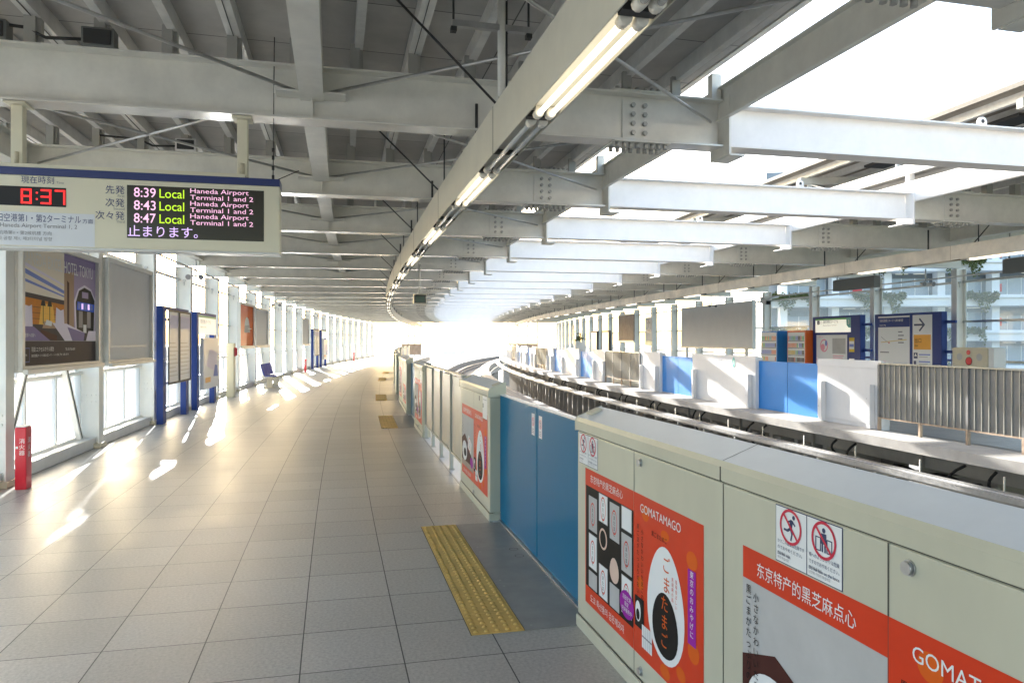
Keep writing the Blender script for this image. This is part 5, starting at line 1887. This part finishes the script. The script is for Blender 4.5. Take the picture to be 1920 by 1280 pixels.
for n, s in enumerate((35.7, 56.6)):
    o = thing("direction_plate", "white direction plate with an up arrow on a far wall column, %s" % ("nearer one" if n == 0 else "farther one"), "sign", s, -12.55, 0, gs)
    b = MB(); b.box(-0.55, 0.55, -0.04, 0.0, 1.35, 2.75, "white_ad"); b.build("plate", o)
    pl = plane_l(0.0, 0, 0)
    b = MB(); b.line(pl, (0, 2.25), (0, 2.6), 0.06, "navy_ink", 0.003)
    b.line(pl, (-0.17, 2.45), (0.02, 2.62), 0.06, "navy_ink", 0.004); b.line(pl, (0.17, 2.45), (-0.02, 2.62), 0.06, "navy_ink", 0.005)
    b.rect(pl, -0.2, 0.2, 1.95, 2.15, "navy_ink", 0.003); b.rect(pl, -0.14, 0.14, 2.0, 2.09, "white_ad", 0.004)
    b.oval(pl, 0, 2.045, 0.04, 0.04, "navy_ink", 0.005, 10)
    b.rect(pl, -0.54, 0.54, 1.36, 1.58, "teal_ink", 0.003); b.build("symbols", o)
o = thing("notice_case", "pair of narrow cream notice cases standing by the far wall", "notice case", 44.5, -12.5, 0.004)
for x in (0, 3.2):
    b = MB(); b.box(x - 0.9, x + 0.9, -0.12, 0, 0.4, 2.2, "dark_metal"); b.box(x - 0.8, x + 0.8, 0.001, 0.01, 0.5, 2.1, "lit_panel"); b.build("case", o)
    b = MB(); b.box(x - 0.05, x + 0.05, -0.1, -0.02, 0, 0.399, "dark_metal"); b.build("leg", o)
o = thing("potted_plant", "small green plant beside a white box far along the far platform", "plant", 50.5, -12.0, 0.004)
b = MB(); b.box(-0.35, 0.35, -0.3, 0.3, 0, 1.5, "white_ad"); b.build("box", o, bevel=0.01)
b = MB()
rn = random.Random(3)
for i in range(160):
    p = Vector((rn.gauss(0, 0.18), rn.gauss(0, 0.15), 1.55 + abs(rn.gauss(0, 0.25))))
    q = Vector((rn.uniform(-1, 1), rn.uniform(-1, 1), rn.uniform(-0.3, 1))).normalized() * 0.13
    t_ = q.cross(Vector((rn.random(), rn.random(), rn.random()))).normalized() * 0.035
    b.poly([p - t_, p + q * 0.5 - t_, p + q, p + q * 0.5 + t_, p + t_], "leaf")
b.build("foliage", o)

# ================================================================== TRACKS
gtk = "monorail track girders"
for (rc, lab) in ((-2.12, "monorail track girder nearer the near platform"), (-5.93, "sunlit monorail track girder nearer the far platform")):
    root = bpy.data.objects.new("track_girder", None)
    COL.objects.link(root)
    tag(root, lab, "track girder", gtk)
    zt = -1.10
    b = MB()
    w1, w2 = 0.42, 0.30
    prof = [(rc - w1, zt), (rc + w1, zt), (rc + w1, zt - 0.28), (rc + w2, zt - 0.38), (rc + w2, zt - 0.95), (rc + w1, zt - 1.05), (rc + w1, zt - 1.35),
            (rc - w1, zt - 1.35), (rc - w1, zt - 1.05), (rc - w2, zt - 0.95), (rc - w2, zt - 0.38), (rc - w1, zt - 0.28)]
    b.sweep(prof, -25, 190, "girder_top", ds=2.0)
    b.build("beam_body", root)
    b = MB()
    for dr in (-0.25, 0.25):
        b.sweep([(rc + dr - 0.05, zt + 0.004), (rc + dr + 0.05, zt + 0.004)], -25, 190, "concrete_pale", ds=2.0, close=False)
    b.build("wear_strip", root)
    b = MB()
    s = -20.0
    while s < 110:
        b.box(-0.012, 0.012, -w1, w1, zt + 0.006, zt + 0.009, "seam", frame(s, rc)); s += 12.1
    b.build("expansion_joint", root)
    b = MB()
    for sg in (-1, 1):
        b.sbox(-25, 190, rc + sg * 0.47, rc + sg * 0.53, zt - 0.72, zt - 0.60, "galv", ds=2.0)
    b.build("power_rail", root)
    b = MB()
    s = -10.0
    while s < 90:
        for sg in (-1, 1):
            y0, y1 = sorted((sg * 0.30, sg * 0.47))
            b.box(-0.04, 0.04, y0, y1, zt - 0.70, zt - 0.62, "dark_metal", frame(s, rc))
            y0, y1 = sorted((sg * 0.42, sg * 0.50))
            b.box(-0.05, 0.05, y0, y1, zt - 1.32, zt - 1.22, "dark_metal", frame(s + 0.4, rc))
        s += 0.9
    b.build("insulator", root)
    for k in range(-1, 9):
        b = MB(); b.box(-0.6, 0.6, -0.5, 0.5, -8.0, zt - 1.36, "concrete", frame(14 + 21.0 * k, rc)); b.build("pier", root)

b = MB()
b.sbox(-20, 150, -5.05, -3.0, -2.35, -2.25, "walkway", ds=2.0)
wk = b.build("maintenance_walkway"); tag(wk, "dark brown maintenance walkway between the two track girders", "walkway")
for r in (-4.9, -3.15):
    e = MB(); e.sbox(-20, 150, r - 0.03, r + 0.03, -1.62, -1.56, "rust_post", ds=2.0); e.sbox(-20, 150, r - 0.02, r + 0.02, -1.95, -1.91, "rust_post", ds=2.0)
    for k in range(40):
        e.cyl(W(-10 + 2.5 * k, r, -2.25), W(-10 + 2.5 * k, r, -1.6), 0.025, "rust_post", 5)
    e.build("handrail", wk)
# trays and brackets under the far platform edge
tray = bpy.data.objects.new("cable_tray", None); COL.objects.link(tray)
tag(tray, "pale sunlit cable tray running below the far platform edge", "cable tray")
e = MB(); e.sbox(-10, 80, -7.30, -7.02, -0.50, -0.47, "concrete_pale"); e.sbox(-10, 80, -7.03, -7.0, -0.469, -0.40, "galv"); e.sbox(-10, 80, -7.32, -7.29, -0.469, -0.40, "galv"); e.build("tray_bed", tray)
e = MB(); e.sbox(-10, 80, -7.26, -7.18, -0.469, -0.42, "grey_ad"); e.sbox(-10, 80, -7.16, -7.08, -0.469, -0.43, "concrete"); e.build("cable_duct", tray)
s = -5.5
while s < 50:
    e = MB(); e.cyl(W(s, -7.34, -0.75), W(s, -7.34, -0.22), 0.012, "beige", 6); e.build("rod", tray)
    e = MB(); e.box(-0.03, 0.03, -0.5, 0.35, -0.56, -0.501, "galv", frame(s + 0.6, -7.36)); e.build("cross_arm", tray)
    s += 1.515
b = MB()
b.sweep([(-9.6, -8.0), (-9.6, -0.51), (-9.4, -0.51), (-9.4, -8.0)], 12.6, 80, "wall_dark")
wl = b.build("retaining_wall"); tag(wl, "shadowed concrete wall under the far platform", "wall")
s = 13.2
while s < 66:
    e = MB(); e.box(-0.07, 0.07, -0.62, 0.62, -2.6, -0.512, "concrete_pale", frame(s, -8.76)); e.box(-0.11, 0.11, 0.3, 0.75, -0.80, -0.513, "concrete_pale", frame(s + 0.5, -8.76)); e.build("rib", wl)
    s += 1.01
gwp = "concrete piers under the far platform"
for n, s in enumerate((2.0, 6.4, 10.6)):
    b = MB(); b.box(-0.5, 0.5, -0.3, 0.3, -8.0, -0.51, "concrete", frame(s, -9.5))
    tag(b.build("platform_pier"), "concrete pier under the far platform, %s one counting away from the camera" % ORD[n], "pier", gwp)
gbk = "pale brackets under the far platform edge"
b0 = None
for i in range(24):
    s = 4.4 + 3.03 * i
    if b0 is None:
        b0 = thing("platform_bracket", "", "bracket", s, -8.6, 0, gbk)
        b = MB(); b.box(-0.03, 0.03, -0.75, 0.55, -0.62, -0.245, "concrete_pale"); b.box(-0.20, 0.20, -0.75, 0.55, -0.65, -0.621, "concrete_pale"); b.build("web", b0)
        o = b0
    else:
        o = dup(b0, s, -8.6)
    o["label"] = "pale steel bracket under the far platform edge, %s away from the camera" % ORD[i]
gho = "black cable loops under the far platform edge"
for i in range(22):
    s = 5.6 + 3.03 * (i // 2) + (0.0 if i % 2 else 0.55)
    b = MB()
    q_ = random.Random(i)
    dx, dz = q_.uniform(0.02, 0.3), q_.uniform(0.05, 0.085)
    pts = [W(s + dx * math.sin(t_ * 0.45), -7.72 + 0.06 * math.sin(t_ * 0.7), -0.25 - dz * t_) for t_ in range(8)]
    b.tube(pts, 0.022, "hose", 7)
    tag(b.build("cable_loop"), "black cable loop hanging under the far platform edge, %s away from the camera" % ORD[i], "cable", gho)
b = MB()
b.tube([W(9.2 + 0.2 * t, -8.0, -0.60 - 0.03 * math.sin(t * 1.3)) for t in range(10)], 0.07, "hose", 10)
tag(b.build("rubber_sleeve"), "thick black rubber sleeve lying under the far platform ledge", "sleeve")

# mesh fence below at the road side, seen through the brackets
root = bpy.data.objects.new("mesh_fence", None); COL.objects.link(root)
tag(root, "fine wire mesh fence below the far platform, green verge behind it", "fence")
b = MB()
for i in range(60):
    s = -2 + 0.5 * i
    b.cyl(W(s, -9.2, -2.6), W(s, -9.2, -0.96), 0.006, "galv", 4)
for i in range(12):
    z = -2.6 + 0.14 * i
    b.sbox(-2, 28, -9.204, -9.198, z, z + 0.006, "galv")
b.build("wire_mesh", root)

# ================================================================== FAR END
def end_screen(label, r0, r1, s):
    root = thing("end_screen", label, "screen", s, 0.0, 0.0, "glazed end screens")
    n = 3
    b = MB()
    for i in range(n + 1):
        y = r0 + (r1 - r0) * i / n
        b.box(-0.05, 0.05, y - 0.06, y + 0.06, 0.004, 3.3, "column_white")
    for z in (1.30, 2.0, 3.0):
        b.box(-0.04, 0.04, min(r0, r1), max(r0, r1), z - 0.04, z + 0.04, "column_white")
    b.build("frame", root)
    b = MB(); b.poly([(0, r0, 1.34), (0, r1, 1.34), (0, r1, 2.96), (0, r0, 2.96)], "glass"); b.build("pane", root)
    b = MB(); b.box(-0.07, -0.052, min(r0, r1), max(r0, r1), 0.25, 1.25, "taupe_ad"); b.build("panel", root)
    return root


end_screen("glazed end screen with a tan lower panel at the far end of the near platform", 1.9, 0.1, 71.0)
end_screen("glazed end screen at the far end of the far platform", -8.2, -11.0, 71.0)

# distant viaduct and pale warehouse beyond the end of the station
b = MB()
b.sweep([(14, -1.15), (14, -0.6), (11, -0.6), (11, -1.15)], 112, 250, "park_white", ds=6)
o = b.build("viaduct"); tag(o, "pale road viaduct crossing the distance beyond the end of the station", "viaduct")
e = MB()
for s in range(135, 250, 25):
    e.box(-0.15, 0.15, -0.15, 0.15, -8, -1.151, "park_white", frame(s, 12.5))
e.build("pier", o)

# building to the left of the station
root = thing("panelled_building", "low pale panelled building outside the near wall glass", "building", 16, 13.0, -8.0)
b = MB(); b.box(-40, 60, 0, 14, 0, 9.2, "park_white"); b.build("wall", root)
b = MB()
for i in range(60):
    b.box(-39.5 + 1.6 * i, -39.46 + 1.6 * i, -0.02, -0.002, 0.5, 9.0, "grey_ad")
b.box(-40, 60, -0.03, -0.003, 8.55, 8.62, "grey_ad")
b.build("panel_joint", root)

# ------------------------------------------------------------------ parking building on the right
PK = bpy.data.objects.new("parking_building", None)
COL.objects.link(PK)
PK.matrix_world = Matrix.Translation((25.5, 74.0, -8.0)) @ Matrix.Rotation(RAD(-7), 4, 'Z')
tag(PK, "white multi-storey car park with planted balconies behind the far glass wall", "building")
b = MB(); b.box(0.5, 90, 3.0, 40, 0, 27, "park_dark"); b.build("core", PK)
for f in range(7):
    z = 3.4 * f + 2.75
    b = MB(); b.box(0, 90, 0, 4, z, z + 1.05, "park_white"); b.box(0, 90, -0.25, 0.0, z + 0.75, z + 0.95, "park_white"); b.build("balcony_slab", PK)
    if f in (0, 6):
        continue
    for i in range(10):
        x = 1.5 + 5.0 * i
        b = MB(); b.box(x, x + 0.7, 1.2, 2.4, z + 1.051, z + 3.399, "park_white"); b.build("pillar", PK)
        b = MB()
        zt = z + 2.5 + 0.4 * ((i + f) % 2)
        b.box(x + 0.9, x + 4.85, 2.9, 2.95, z + 1.06, zt, "park_glass")
        for q in range(4):
            b.box(x + 0.9 + q * 1.3, x + 0.96 + q * 1.3, 2.86, 2.899, z + 1.06, zt, "park_white")
        b.build("window", PK)
        if (i + f) % 2:
            b = MB(); b.box(x + 1.2, x + 2.4, 1.6, 1.66, z + 3.22, z + 3.27, "lit_panel"); b.build("ceiling_lamp", PK)
            b = MB(); b.box(x + 2.9, x + 4.1, 1.6, 1.66, z + 3.22, z + 3.27, "lit_panel"); b.build("ceiling_lamp", PK)
    for i in range(3):
        x = 9.0 + 13.3 * i
        b = MB(); b.box(x, x + 0.9, 2.80, 2.84, z + 1.5, z + 2.3, "ext_red"); b.build("notice", PK)
gpl = "plants hanging from the car park balconies"
rn = random.Random(11)
srcs = []
for v in range(3):
    b = MB()
    for i in range(760):
        u = rn.uniform(-2.4, 2.4)
        lobe = 0.5 + 0.5 * math.sin(u * (1.7 + 0.5 * v) + v * 2)
        drop = rn.random() ** 1.8 * (0.3 + 1.5 * lobe ** 2)
        p = Vector((u, -0.35 - rn.random() * 0.3, 0.95 + rn.random() * 0.35 - drop))
        q = Vector((rn.uniform(-1, 1), rn.uniform(-0.6, 0.2), rn.uniform(-1, 0.5))).normalized() * 0.30
        t_ = q.cross(Vector((rn.random(), rn.random(), rn.random()))).normalized() * 0.10
        b.poly([p, p + q * 0.5 - t_, p + q, p + q * 0.5 + t_], "leaf")
    o = b.build("hanging_plant")
    srcs.append(o)
n = 0
for f in range(1, 6):
    for i in range(5):
        x = 2.0 + 8.4 * i + rn.uniform(-1, 1)
        src = srcs[n % 3]
        o = src if n < 3 else src.copy()
        if n >= 3:
            COL.objects.link(o)
        o.matrix_world = PK.matrix_world @ Matrix.Translation((x, 0, 3.4 * f + 2.75)) @ Matrix.Scale(rn.uniform(0.75, 1.1), 4, (1, 0, 0))
        tag(o, "green plant trailing over the car park's %s balcony up, %s along it" % (ORD[f], ORD[i]), "plant", gpl)
        n += 1
